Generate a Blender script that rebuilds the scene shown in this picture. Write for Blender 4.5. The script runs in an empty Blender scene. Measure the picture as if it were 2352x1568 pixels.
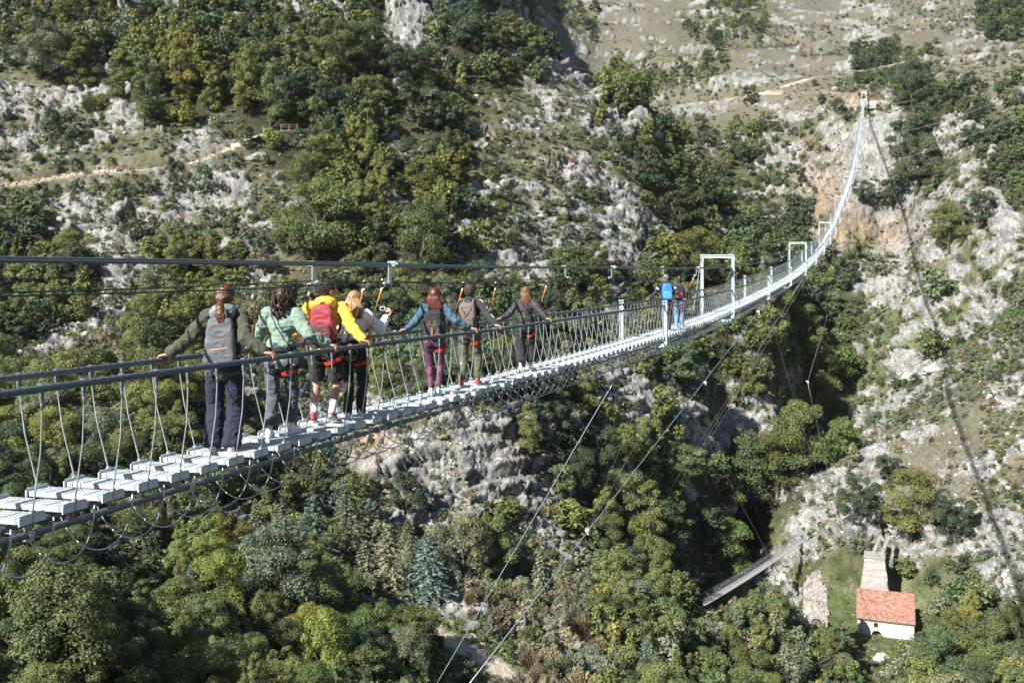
# Suspension footbridge over a wooded limestone gorge.  Units: metres, camera at the origin looking along +Y.
import bpy, bmesh, math, random
import numpy as np
from mathutils import Vector, Matrix

SC = bpy.context.scene
COL = SC.collection
F, CU, HV = 2300.0, 1176.0, 600.0          # focal length, principal column and horizon row, in the 2352-wide photo's pixels
def P3(u, v, d):                            # a pixel at a depth -> a point in the place
    return Vector(((u-CU)/F*d, d, (HV-v)/F*d))
def UV(p):
    return (CU+F*p[0]/p[1], HV-F*p[2]/p[1])

# ------------------------------------------------------------------ object helpers
def tag(o, label=None, cat=None, group=None, kind=None):
    if label: o['label'] = label
    if cat: o['category'] = cat
    if group: o['group'] = group
    if kind: o['kind'] = kind
    return o
def link(o, parent=None):
    COL.objects.link(o)
    if parent is not None: o.parent = parent
    return o
def empty(name, loc=(0,0,0), rz=0.0, label=None, cat=None, group=None):
    o = bpy.data.objects.new(name, None)
    o.empty_display_size = 0.2
    o.location = loc; o.rotation_euler = (0,0,rz)
    COL.objects.link(o)
    return tag(o, label, cat, group)
def mesh_np(name, verts, quads=None, tris=None, mat=None, smooth=False, cols=None, colname='tint', mats=None, mi=None):
    """numpy mesh: verts (n,3), quads (m,4), tris (k,3)"""
    me = bpy.data.meshes.new(name)
    verts = np.asarray(verts, dtype=np.float32)
    q = np.zeros((0,4), np.int32) if quads is None else np.asarray(quads, np.int32)
    t = np.zeros((0,3), np.int32) if tris is None else np.asarray(tris, np.int32)
    nl = q.size+t.size; npol = len(q)+len(t)
    me.vertices.add(len(verts)); me.vertices.foreach_set('co', verts.ravel())
    me.loops.add(nl); me.polygons.add(npol)
    me.loops.foreach_set('vertex_index', np.concatenate([q.ravel(), t.ravel()]).astype(np.int32))
    ls = np.concatenate([np.arange(len(q))*4, len(q)*4+np.arange(len(t))*3]).astype(np.int32)
    me.polygons.foreach_set('loop_start', ls)
    me.polygons.foreach_set('loop_total', np.concatenate([np.full(len(q),4), np.full(len(t),3)]).astype(np.int32))
    if smooth: me.polygons.foreach_set('use_smooth', np.ones(npol, bool))
    if mi is not None: me.polygons.foreach_set('material_index', np.asarray(mi, np.int32))
    me.update(calc_edges=True)
    if cols is not None:
        c = np.ones((len(verts),4), np.float32); c[:,:cols.shape[1]] = cols
        at = me.color_attributes.new(colname, 'FLOAT_COLOR', 'POINT'); at.data.foreach_set('color', c.ravel())
    for m in (mats or ([mat] if mat else [])): me.materials.append(m)
    return me

class MB:
    """collects boxes, tubes, lathes ... and builds them as ONE mesh"""
    def __init__(s): s.v=[]; s.f=[]; s.m=[]
    def add(s, vs, fs, m=0):
        o=len(s.v); s.v+= [tuple(v) for v in vs]; s.f+=[tuple(i+o for i in f) for f in fs]; s.m+=[m]*len(fs); return s
    def box(s, c, size, R=None, m=0, taper=1.0):
        hx,hy,hz=[x/2 for x in size]; vs=[]
        for z in (-1,1):
            k = taper if z>0 else 1.0
            for x,y in ((-1,-1),(1,-1),(1,1),(-1,1)):
                p=Vector((x*hx*k,y*hy*k,z*hz)); vs.append((R@p if R else p)+Vector(c))
        return s.add(vs,[(3,2,1,0),(4,5,6,7),(0,1,5,4),(1,2,6,5),(2,3,7,6),(3,0,4,7)],m)
    def bar(s, a, b, w, h, up=(0,0,1), m=0):
        a=Vector(a); b=Vector(b); d=(b-a); L=d.length
        if L<1e-6: return s
        y=d/L; up=Vector(up); x=y.cross(up)
        if x.length<1e-4: x=y.cross(Vector((1,0,0)))
        x.normalize(); z=x.cross(y)
        R=Matrix((x,y,z)).transposed()
        return s.box((a+b)/2,(w,L,h),R,m)
    def tube(s, pts, r, n=8, caps=True, m=0):
        pts=[Vector(p) for p in pts]; rr = r if hasattr(r,'__len__') else [r]*len(pts)
        o=len(s.v); fr=None
        for i,p in enumerate(pts):
            t=(pts[min(i+1,len(pts)-1)]-pts[max(i-1,0)]).normalized()
            if fr is None:
                x=t.cross(Vector((0,0,1)))
                if x.length<1e-3: x=t.cross(Vector((1,0,0)))
                x.normalize()
            else:
                x=(fr-t*fr.dot(t))
                if x.length<1e-5: x=t.cross(Vector((0,0,1)))
                x.normalize()
            fr=x; y=t.cross(x)
            for k in range(n):
                a=2*math.pi*k/n; s.v.append(tuple(p+(x*math.cos(a)+y*math.sin(a))*rr[i]))
        for i in range(len(pts)-1):
            for k in range(n):
                s.f.append((o+i*n+k,o+i*n+(k+1)%n,o+(i+1)*n+(k+1)%n,o+(i+1)*n+k)); s.m.append(m)
        if caps:
            s.f.append(tuple(o+k for k in range(n))[::-1]); s.m.append(m)
            e=o+(len(pts)-1)*n; s.f.append(tuple(e+k for k in range(n))); s.m.append(m)
        return s
    def ball(s, c, r, nu=10, nv=7, R=None, m=0):
        rx,ry,rz = r if hasattr(r,'__len__') else (r,r,r)
        vs=[];fs=[]
        def pt(x,y,z):
            p=Vector((x*rx,y*ry,z*rz)); return (R@p if R else p)+Vector(c)
        vs.append(pt(0,0,1))
        for j in range(1,nv):
            th=math.pi*j/nv
            for i in range(nu):
                ph=2*math.pi*i/nu; vs.append(pt(math.sin(th)*math.cos(ph),math.sin(th)*math.sin(ph),math.cos(th)))
        vs.append(pt(0,0,-1))
        for i in range(nu): fs.append((0,1+i,1+(i+1)%nu))
        for j in range(nv-2):
            for i in range(nu):
                a=1+j*nu+i; b=1+j*nu+(i+1)%nu; fs.append((a,a+nu,b+nu,b))
        e=len(vs)-1; b0=1+(nv-2)*nu
        for i in range(nu): fs.append((e,b0+(i+1)%nu,b0+i))
        return s.add(vs,fs,m)
    def cone(s, a, ra, b, rb, n=12, m=0):
        """round cone: two balls and the hull between them (approx.)"""
        a=Vector(a); b=Vector(b); d=b-a; L=d.length
        s.ball(a,ra,n,8,m=m); s.ball(b,rb,n,8,m=m)
        if L>1e-4: s.tube([a,b],[ra,rb],n,True,m)
        return s
    def mesh(s, name, mats, smooth=False):
        me=bpy.data.meshes.new(name); me.from_pydata(s.v,[],s.f)
        for x in (mats if isinstance(mats,(list,tuple)) else [mats]): me.materials.append(x)
        if any(s.m): me.polygons.foreach_set('material_index', s.m)
        if smooth: me.polygons.foreach_set('use_smooth',[True]*len(me.polygons))
        me.update(); return me
    def build(s, name, mats, parent=None, smooth=False):
        return link(bpy.data.objects.new(name, s.mesh(name,mats,smooth)), parent)

# ------------------------------------------------------------------ materials
def new_mat(name):
    m=bpy.data.materials.new(name); m.use_nodes=True
    nt=m.node_tree; b=nt.nodes.get('Principled BSDF'); return m,nt,b
def N(nt, typ, **kw):
    n=nt.nodes.new(typ)
    for k,v in kw.items():
        if k.startswith('i_'): n.inputs[k[2:].replace('_',' ')].default_value=v
        else: setattr(n,k,v)
    return n
def ramp(nt, stops, interp='LINEAR'):
    r=nt.nodes.new('ShaderNodeValToRGB'); cr=r.color_ramp; cr.interpolation=interp
    while len(cr.elements)<len(stops): cr.elements.new(0.5)
    for e,(p,c) in zip(cr.elements,stops):
        e.position=p; e.color=(*c,1) if len(c)==3 else c
    return r
def mix(nt, fac, a, b, blend='MIX'):
    m=nt.nodes.new('ShaderNodeMix'); m.data_type='RGBA'; m.blend_type=blend
    for sock,val in ((0,fac),(6,a),(7,b)):
        if isinstance(val,bpy.types.NodeSocket): nt.links.new(val,m.inputs[sock])
        elif isinstance(val,(int,float)): m.inputs[sock].default_value=val
        else: m.inputs[sock].default_value=(*val,1)
    return m.outputs[2]
def math_n(nt, op, a, b=0.0, clamp=False):
    m=nt.nodes.new('ShaderNodeMath'); m.operation=op; m.use_clamp=clamp
    for i,val in enumerate((a,b)):
        if isinstance(val,bpy.types.NodeSocket): nt.links.new(val,m.inputs[i])
        else: m.inputs[i].default_value=val
    return m.outputs[0]
def noise_n(nt, scale, detail=4, rough=0.55, vec=None, dim='3D'):
    n=nt.nodes.new('ShaderNodeTexNoise'); n.inputs['Scale'].default_value=scale
    n.inputs['Detail'].default_value=detail; n.inputs['Roughness'].default_value=rough
    if vec is not None: nt.links.new(vec,n.inputs['Vector'])
    return n.outputs['Fac']
def plain(name, col, rough=0.6, metal=0.0, var=0.18, scale=6.0, bump=0.0, bscale=40.0, sheen=0.0, coords='Object'):
    """a surface of one stuff: a little mottled in colour, optionally bumpy"""
    m,nt,b=new_mat(name)
    tc=nt.nodes.new('ShaderNodeTexCoord')
    f=noise_n(nt,scale,3,0.6,tc.outputs[coords])
    lo=[max(0,c*(1-var)) for c in col]; hi=[min(1,c*(1+var)) for c in col]
    r=ramp(nt,[(0.3,lo),(0.7,hi)]); nt.links.new(f,r.inputs[0])
    nt.links.new(r.outputs[0],b.inputs['Base Color'])
    b.inputs['Roughness'].default_value=rough; b.inputs['Metallic'].default_value=metal
    if sheen: b.inputs['Sheen Weight'].default_value=sheen
    if bump:
        bp=nt.nodes.new('ShaderNodeBump'); bp.inputs['Strength'].default_value=bump; bp.inputs['Distance'].default_value=0.02
        nt.links.new(noise_n(nt,bscale,3,0.6,tc.outputs[coords]),bp.inputs['Height']); nt.links.new(bp.outputs[0],b.inputs['Normal'])
    return m

# ------------------------------------------------------------------ camera, sun, sky
cam_d=bpy.data.cameras.new('camera'); cam=bpy.data.objects.new('camera',cam_d); COL.objects.link(cam)
cam.location=(0,0,0); cam.rotation_euler=(math.pi/2,0,0)
cam_d.sensor_width=36.0; cam_d.sensor_fit='HORIZONTAL'; cam_d.lens=F/2352*36.0
cam_d.shift_y=-(784-HV)/2352.0
cam_d.clip_start=0.1; cam_d.clip_end=4000
cam_d.dof.use_dof=True; cam_d.dof.focus_distance=12.0; cam_d.dof.aperture_fstop=3.2
SC.camera=cam

SUN_EL, SUN_AZ = math.radians(37), math.radians(44)     # light travels towards +Y turned 44 deg to +X
Ld=Vector((math.sin(SUN_AZ)*math.cos(SUN_EL), math.cos(SUN_AZ)*math.cos(SUN_EL), -math.sin(SUN_EL)))
sun_d=bpy.data.lights.new('sun','SUN'); sun_d.energy=5.0; sun_d.angle=math.radians(0.53); sun_d.color=(1.0,0.965,0.905)
sun=bpy.data.objects.new('sun',sun_d); COL.objects.link(sun)
sun.rotation_euler=Ld.to_track_quat('-Z','Y').to_euler(); sun.location=(-60,-70,90)
w=bpy.data.worlds.new('World'); SC.world=w; w.use_nodes=True
nt=w.node_tree; bg=nt.nodes['Background']
sky=nt.nodes.new('ShaderNodeTexSky'); sky.sky_type='NISHITA'; sky.sun_disc=False
sky.sun_elevation=SUN_EL; sky.sun_rotation=math.atan2(-Ld.x,-Ld.y)   # clockwise from +Y
sky.air_density=1.0; sky.dust_density=0.6; sky.ozone_density=1.2; sky.altitude=900
nt.links.new(sky.outputs[0],bg.inputs[0]); bg.inputs[1].default_value=0.05
SC.view_settings.view_transform='Standard'; SC.view_settings.look='None'
SC.view_settings.exposure=1.05; SC.view_settings.gamma=1.0
SC.cycles.max_bounces=6; SC.cycles.diffuse_bounces=2; SC.cycles.transparent_max_bounces=8
SC.cycles.use_denoising=True

# thin autumn air over the whole gorge
m_haze=bpy.data.materials.new('haze'); m_haze.use_nodes=True; nt=m_haze.node_tree; nt.nodes.clear()
o_=nt.nodes.new('ShaderNodeOutputMaterial'); pv=nt.nodes.new('ShaderNodeVolumePrincipled'); pv.inputs['Color'].default_value=(0.80,0.88,1.0,1); pv.inputs['Density'].default_value=0.00005; pv.inputs['Anisotropy'].default_value=0.3
nt.links.new(pv.outputs[0],o_.inputs['Volume'])
hb_=MB(); hb_.box((60,560,120),(2400,1400,480)); hz_o=hb_.build('haze',m_haze); tag(hz_o,'thin pale autumn haze in the gorge',kind='stuff')
SC.cycles.volume_bounces=0

# ------------------------------------------------------------------ noise (numpy)
def _h(ix,iy,iz,seed):
    with np.errstate(over='ignore'):
        h=(ix.astype(np.uint32)*np.uint32(374761393)+iy.astype(np.uint32)*np.uint32(668265263)
           +iz.astype(np.uint32)*np.uint32(2147483647-1013904223)+np.uint32((seed*974634777)&0xffffffff))
        h=(h^(h>>np.uint32(13)))*np.uint32(1274126177); h=(h^(h>>np.uint32(15)))*np.uint32(2246822519)
        h=h^(h>>np.uint32(14))
    return h.astype(np.float32)*np.float32(1/4294967296.0)
def vnoise(p, s, seed=0):
    q=np.asarray(p,np.float32)/s; i=np.floor(q).astype(np.int32); f=q-i; f=f*f*f*(f*(f*6-15)+10)
    r=np.zeros(len(q),np.float32)
    for dx in (0,1):
        wx=f[:,0] if dx else 1-f[:,0]
        for dy in (0,1):
            wy=f[:,1] if dy else 1-f[:,1]
            for dz in (0,1):
                wz=f[:,2] if dz else 1-f[:,2]
                r+=wx*wy*wz*_h(i[:,0]+dx,i[:,1]+dy,i[:,2]+dz,seed)
    return r*2-1
def fbm(p, s, o=3, seed=0, g=0.5):
    a=1.0; t=np.zeros(len(p),np.float32)
    for k in range(o): t+=a*vnoise(p,s/(2**k),seed+k*17); a*=g
    return t
def blocks(p, s, seed=0, squash=1.0):
    """limestone blocks: every cell its own offset and tilt, so that cells meet in ledges and cracks"""
    q=np.asarray(p,np.float32)/s; q=q*np.array([1,1,squash],np.float32)
    i=np.floor(q).astype(np.int32); best=np.full(len(q),9.,np.float32); sec=best.copy(); val=np.zeros(len(q),np.float32)
    for dx in (-1,0,1):
        for dy in (-1,0,1):
            for dz in (-1,0,1):
                c=[i[:,0]+dx,i[:,1]+dy,i[:,2]+dz]
                f=[c[k]+0.15+0.7*_h(*c,seed+k) for k in range(3)]
                e=[q[:,k]-f[k] for k in range(3)]
                d=np.maximum(np.maximum(np.abs(e[0]),np.abs(e[1])),np.abs(e[2]))*0.6+0.4*np.sqrt(e[0]**2+e[1]**2+e[2]**2)
                hv=_h(*c,seed+7)-0.5
                for k in range(3): hv=hv+e[k]*(_h(*c,seed+11+k)-0.5)*0.9
                m=d<best
                sec=np.where(m,best,np.minimum(sec,d)); val=np.where(m,hv,val); best=np.where(m,d,best)
    crack=np.clip((sec-best)/0.10,0,1)
    return val, crack
# ------------------------------------------------------------------ terrain: control points read off the photo (column, row, depth)
VIS = {0:[(1568,40),(1300,60),(1100,90),(900,125),(700,155),(430,190),(200,215),(0,240)],
 400:[(1568,55),(1300,80),(1100,105),(900,135),(700,160),(390,195),(200,220),(0,248)],
 800:[(1568,70),(1350,95),(1200,115),(1000,140),(800,160),(600,178),(400,198),(200,225),(0,252)],
 1000:[(1568,78),(1400,98),(1205,124),(965,134),(800,160),(600,184),(400,206),(200,234),(0,262)],
 1200:[(1568,85),(1400,105),(1225,128),(985,138),(800,165),(600,190),(400,215),(200,245),(95,262)],
 1380:[(1568,92),(1430,106),(1210,142),(1000,156),(800,176),(600,202),(400,230),(215,262)],
 1500:[(1568,95),(1450,106),(1220,152),(1000,166),(800,186),(600,212),(400,242),(262,266)],
 1650:[(1568,105),(1400,126),(1130,177),(1000,186),(800,206),(600,236),(510,252)],
 1790:[(1568,115),(1400,140),(1000,192),(850,207),(700,233),(590,258)],
 1900:[(1568,118),(1480,132),(1300,155),(1200,170),(1000,219),(860,255),(650,286),(570,303)],
 2050:[(1568,120),(1462,146),(1380,153),(1250,165),(1100,178),(985,194),(850,246),(700,272),(585,302),(262,330),(222,345)],
 2180:[(1568,115),(1400,140),(1200,160),(1000,180),(910,194),(800,236),(600,262),(400,290),(240,322)],
 2300:[(1568,106),(1400,133),(1200,153),(1000,172),(840,192),(700,232),(600,242),(400,268),(240,300),(130,345)],
 2520:[(1568,95),(1400,122),(1200,142),(1000,160),(800,182),(600,212),(400,240),(200,290),(100,330)]}
CP=[]
def cp(u,v,d): CP.append(((u-CU)/F, math.log(d), (HV-v)/F*d))
def cz(u,d,z): CP.append(((u-CU)/F, math.log(d), z))
for u,l in VIS.items():
    for v,d in l: cp(u,v,d)
for v,d in VIS[0]: cp(-260,v,d*0.94); cp(-560,v,d*0.88)
for v,d in VIS[2520]: cp(2760,v,d*0.95)
# spur below the far anchorage, the side valley behind the left hill, the far mountain
for u,v,d in ((1700,430,350),(1700,330,372),(1800,500,330),(1830,420,345),(1900,480,318),(1930,400,328),(1860,350,348),(1900,250,362),(1990,236,343),
              (1700,236,402),(1560,240,425),(1450,235,445),(1300,150,485),(1300,0,610),(1500,100,520),(1650,100,525),(1600,0,625),
              (1800,200,410),(1900,200,402),(1900,100,522),(1900,0,645),(2200,150,430),(2200,50,560),(2200,0,640),(2420,110,480),(2420,0,600)):
    cp(u,v,d)
for u in (1200,1500,1800,2100,2400,2700): cz(u,800,235); cz(u,1150,330)
for u in (-560,-200,200,600,1000): cz(u,320,128); cz(u,500,215); cz(u,1150,330)
for u,d,z in ((1650,150,-66),(1720,165,-67),(1600,150,-58),(1700,188,-56),(1560,142,-50),(1830,206,-57),(1872,236,-50),(1890,262,-33),(1868,216,-55),(1820,262,-14),
              (1200,300,52),(1400,300,36),(1500,310,26),(1560,300,14),(1650,300,4),(1730,300,-2),(1800,295,-6),(1300,390,60),(1050,300,72),
              (1500,360,44),(2050,214,-38),(2180,212,-24),(2300,208,-14),(1960,190,-37),(1940,200,-40)):
    cz(u,d,z)
for u in (-560,-200,0,400,800,1176,1600,2000,2400,2760):
    cz(u,24,-15.5); cz(u,10,-8.5); cz(u,5,-5.0); cz(u,34,-19)
CP=np.array(CP); PS=np.array([1.5,1.0])
cpq=CP[:,:2]*PS
def _k(r2): return 0.5*r2*np.log(r2+1e-12)
def _tps():
    n=len(cpq); d2=((cpq[:,None]-cpq[None])**2).sum(2); K=_k(d2)+np.eye(n)*2e-4
    Pm=np.c_[np.ones(n),cpq]; A=np.zeros((n+3,n+3)); A[:n,:n]=K; A[:n,n:]=Pm; A[n:,:n]=Pm.T
    return np.linalg.solve(A,np.r_[CP[:,2],0,0,0])
_w=_tps()
def base_z(a,lnd):
    q=np.c_[a,lnd]*PS; out=np.empty(len(q))
    for s in range(0,len(q),60000):
        b=q[s:s+60000]; d2=((b[:,None]-cpq[None])**2).sum(2)
        out[s:s+60000]=_k(d2)@_w[:-3]+_w[-3]+b@_w[-2:]
    return out
# what grows and shows where (a survey of the place in 98-pixel cells, carried onto the ground)
VEG=["FFFDDDFFFRMDTTSSTTSSSSSE","MFFOOFFFFDFDDSSTTSSSDTSS","RRMFOFDDFDDRRROSSSSTRDDT","RMRRRMODOMDRRRMFTFMRRDRD",
"MMMMRRROOFOMRMRDFMMRRDRD","DRRMMMMOODFMMMMRDDDRRRMR","FFMFFFRODFFRMFMFFFKKMRRM","DFMFFMFFDDFDDFMFMFFKMMMM",
"RMMFRMMRFFDDDFRFFFFKMRMM","FFFFFMMMRFDDDFDFRFMKMMSR","YFCFFMMRRRRRDFFFRMFFSSSR","DFFFFFDCCRRRRDFFDFFRSSSR",
"DBXFFBFCCCCFRFOFKFGRRRRR","NNXXYFFFCCCBBRFFKRRGGGMR","NNXXYFFFBGGBBBFFFFFGGGFM","NNNFFFFYFFGGBBFCFFCFGFFF"]
ROCKW=dict(R=.66,M=.50,S=.22,T=.24,G=.14,F=.20,O=.16,D=.22,C=.08,B=.10,N=.05,K=.12,E=.12,Y=.08,X=.03)
RG=np.array([[ROCKW[c] for c in r] for r in VEG])
OUT=[(950,40,60,50,.5),(170,212,55,30,.5),(452,320,55,50,.6),(1330,225,70,45,.5),(1990,85,42,38,.7),(1985,150,30,25,.4),(2000,460,130,110,.95),(2000,320,75,70,.9),(2130,850,55,32,.6),
 (2315,520,34,70,.8),(2040,690,62,60,.6),(1050,1090,220,115,.75),(850,1035,75,60,.55),(1690,985,95,38,.6),(2290,1265,85,60,.5),(1880,1190,62,55,.5),(570,430,60,60,.4),(110,785,60,40,.6),
 (300,530,110,38,.5),(75,350,32,32,.5),(1450,560,50,70,.4),(1210,460,70,60,.4),(1330,420,70,70,.4),(2190,300,60,70,.5),(1900,1270,70,40,.35),(1240,1000,90,120,.3),(650,800,60,40,.4),
 (2130,1030,200,90,.50),(2060,1180,120,40,.25),(1950,215,60,14,.5)]
TREE_CLEAR=[(2032,1400,95,110),(1870,1365,45,75),(2015,1310,45,50),(1750,1300,120,40)]
def grid_at(G,u,v):
    x=np.clip(u/98.0-.5,0,22.999); y=np.clip(v/98.0-.5,0,14.999); i=x.astype(int); j=y.astype(int); fx=x-i; fy=y-j
    return (G[j,i]*(1-fx)*(1-fy)+G[j,i+1]*fx*(1-fy)+G[j+1,i]*(1-fx)*fy+G[j+1,i+1]*fx*fy)
def letter_at(u,v):
    return VEG[int(min(max(v//98,0),15))][int(min(max(u//98,0),23))]
def rock_at(u,v):
    r=grid_at(RG,u,v)
    for a,b,ra,rb,s in OUT: r=r+s*np.exp(-(((u-a)/ra)**2+((v-b)/rb)**2)*0.9)
    return r
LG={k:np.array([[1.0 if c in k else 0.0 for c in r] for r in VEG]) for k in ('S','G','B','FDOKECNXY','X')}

NA,A0,A1=820,-0.66,0.66
DY=np.concatenate([np.geomspace(5,55,60,endpoint=False),np.geomspace(55,400,900,endpoint=False),np.geomspace(400,1100,150)])
AA=np.linspace(A0,A1,NA); NR=len(DY)
ga,gd=np.meshgrid(AA,DY)                       # rows: distance
# coarse evaluation, then linear refinement in rows
cr=np.unique(np.r_[np.arange(0,NR,4),NR-1]); cc=np.unique(np.r_[np.arange(0,NA,6),NA-1])
zc=base_z(np.tile(AA[cc],len(cr)),np.repeat(np.log(DY[cr]),len(cc))).reshape(len(cr),len(cc))
z1=np.array([np.interp(np.arange(NA),cc,row) for row in zc])
gz=np.empty((NR,NA))
for j in range(NA): gz[:,j]=np.interp(np.arange(NR),cr,z1[:,j])
gx=ga*gd
# paths cut into the slopes as level benches
def bench(poly, width, ease):
    """poly: (u,v,d) -> level the ground across the path; returns its centre line"""
    pts=[P3(*p) for p in poly]; line=[]
    for a,b in zip(pts,pts[1:]):
        n=max(2,int((b-a).length/1.5))
        for i in range(n): line.append(a.lerp(b,i/n))
    line.append(pts[-1]); L=np.array([tuple(p) for p in line])
    sel=np.where((gx>L[:,0].min()-12)&(gx<L[:,0].max()+12)&(gd>L[:,1].min()-12)&(gd<L[:,1].max()+12))
    X=gx[sel]; Y=gd[sel]; best=np.full(len(X),1e9); zz=np.zeros(len(X))
    for p in L:
        d=(X-p[0])**2+(Y-p[1])**2; m=d<best; best=np.where(m,d,best); zz=np.where(m,p[2],zz)
    d=np.sqrt(best); k=np.clip(1-(d-width)/ease,0,1); k=k*k*(3-2*k)
    gz[sel]=gz[sel]*(1-k)+zz*k
    pm=np.zeros_like(gz); pm[sel]=np.clip(1-(d-width)/0.8,0,1); pw=np.zeros_like(gz); pw[sel]=np.clip(1-(d-width-2.5)/4,0,1)
    return L,pm,pw
def first_hit(u,v):
    """where the line of sight through a pixel first meets the ground: (depth, z)"""
    j=min(max((( u-CU)/F-A0)/(A1-A0)*(NA-1),0),NA-1.001); i=int(j); f=j-i
    zcol=gz[:,i]*(1-f)+gz[:,i+1]*f
    vv=HV-F*zcol/DY; idx=np.where((vv[1:]<=v)&(DY[1:]>34))[0]
    if len(idx)==0: return None
    k=idx[0]+1; t=(vv[k-1]-v)/max(vv[k-1]-vv[k],1e-6); t=min(max(t,0),1)
    return DY[k-1]*(1-t)+DY[k]*t, zcol[k-1]*(1-t)+zcol[k]*t
def poly_hit(pts): return [(u,v,first_hit(u,v)[0]) for u,v in pts]
LEFT_PATH=poly_hit([(-90,446),(0,431),(60,424),(130,412),(215,402),(300,393),(372,386),(430,378),(480,362),(520,346),(548,330),(575,318)])+poly_hit([(610,308),(650,301),(705,299)])
FAR_PATH=poly_hit([(1560,243),(1640,234),(1720,222),(1800,219),(1890,214),(1950,214)])
HIGH_PATH=poly_hit([(1720,220),(1790,203),(1860,180),(1940,168),(2010,158),(2080,142),(2150,134),(2230,128),(2330,118),(2400,116)])
LOW_PATH=poly_hit([(930,1415),(975,1440),(1020,1462),(1070,1490),(1120,1515),(1160,1545),(1185,1580)])
PM=np.zeros_like(gz); PW=np.zeros_like(gz); LINES={}
for nm,pl,wd,es in (('left',LEFT_PATH,1.5,3.0),('far',FAR_PATH,2.4,4.0),('high',HIGH_PATH,2.8,5.0),('low',LOW_PATH,0.8,3.0)):
    LINES[nm],pm,pw=bench(pl,wd,es); PM=np.maximum(PM,pm); PW=np.maximum(PW,pw)
# a level yard for the mill
HOUSE=first_hit(2034,1462)
HC=P3(2034,1462,HOUSE[0])
dh=np.hypot(gx-HC.x,(gd-HC.y-4)); k=np.clip(1-(dh-7.5)/7.0,0,1); k=k*k*(3-2*k); gz=gz*(1-k)+(HC.z)*k; YARD=k

P=np.c_[gx.ravel(),gd.ravel(),gz.ravel()]
gu=CU+F*ga.ravel(); gv=HV-F*P[:,2]/P[:,1]
keep=1-np.maximum(PW.ravel(),YARD.ravel())
P[:,2]+=keep*(fbm(P,26,2,3)*1.3*np.clip(P[:,1]/120,0.3,2.5)+fbm(P,7,2,9)*0.45)
nz=fbm(P*np.array([1,1,1.3]),9,5,31,0.72)
rock=np.clip((rock_at(gu,gv)+0.70*nz-0.53)*3.4,0,1)*np.clip(keep+0.35*PW.ravel()*(1-PM.ravel()),0,1)*(1-YARD.ravel()*.8)
rock[P[:,1]<30]*=0.3
# normals of the smooth surface, blocks pushed along them
G3=P.reshape(NR,NA,3); tu=np.gradient(G3,axis=1); tv=np.gradient(G3,axis=0)
nn=np.cross(tu.reshape(-1,3),tv.reshape(-1,3)); nn/=np.linalg.norm(nn,axis=1)[:,None]+1e-9
nn[nn[:,2]<0]*=-1
idx=np.where((rock>0.02)&(P[:,1]>28)&(P[:,1]<560))[0]
pr=P[idx]+0.6*np.c_[vnoise(P[idx],5,71),vnoise(P[idx],5,72),vnoise(P[idx],5,73)]
b1,c1=blocks(pr,7.0,5,1.7); b2,c2=blocks(pr,2.7,23,2.0)
am=rock[idx]
b3,c3=blocks(pr,1.15,41,1.8); nf=np.clip((190-P[idx,1])/70,0.15,1)
big=np.clip(vnoise(P[idx],14,55)*1.2+.6,0.15,1)
zz_=P[idx,2]+1.2*vnoise(P[idx],16,81)+.35*vnoise(P[idx],4,82); st1=np.mod(zz_/2.3,1.0); st2=np.mod(zz_/0.95+.3,1.0)
rib=fbm(P[idx]*np.array([1,1,.3]),15,2,83)*3.4*np.clip((P[idx,1]-210)/50,0,1)
cl_=np.exp(-((gu[idx]-1030)/260)**2-((gv[idx]-1090)/140)**2)
disp=am*(rib+(st1-.5)*(.55+1.1*cl_)+(st2-.5)*(.2+.35*cl_)+b1*3.3*big+b2*1.35+b3*0.45*nf-(1-c1)*0.7*big-(1-c2)*0.40-(1-c3)*.12*nf+0.45)
nd=nn[idx].copy(); nd[:,2]*=0.75
disp*=1-.62*np.exp(-((gu[idx]-2130)/210)**2-((gv[idx]-1040)/110)**2)
P[idx]+=nd*disp[:,None]
crack=np.ones(len(P),np.float32); crack[idx]=1-am*(1-np.minimum(c1,0.45+0.55*c2))
# attributes: R rock, G dry scrub, B green grass ; alpha path
scr=grid_at(LG['S'],gu,gv); grs=np.clip(grid_at(LG['G'],gu,gv)*.6+0.25*YARD.ravel()+.9*np.exp(-((gu-2135)/55)**2-((gv-1440)/62)**2)+.5*np.exp(-((gu-1940)/25)**2-((gv-1350)/70)**2)+.55*np.exp(-((gu-2010)/170)**2-((gv-830)/190)**2)+.35*np.exp(-((gu-2200)/190)**2-((gv-760)/190)**2),0,1)*np.clip(.75+.6*fbm(P,5,3,77),0,1)
orange=np.zeros(len(P))
for a,b,ra,rb in ((1890,470,60,90),(1960,215,70,22),(2000,530,90,40),(1100,210,70,30),(60,415,120,18),(1250,1020,80,60),(840,1010,60,60)):
    orange+=np.exp(-(((gu-a)/ra)**2+((gv-b)/rb)**2))
ga4=np.c_[rock,np.clip(scr,0,1),np.clip(grs,0,1),np.maximum(PM.ravel(),0)]
q0=(np.arange(NR-1)[:,None]*NA+np.arange(NA-1)[None]).ravel()
quads=np.c_[q0,q0+1,q0+NA+1,q0+NA]

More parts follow.
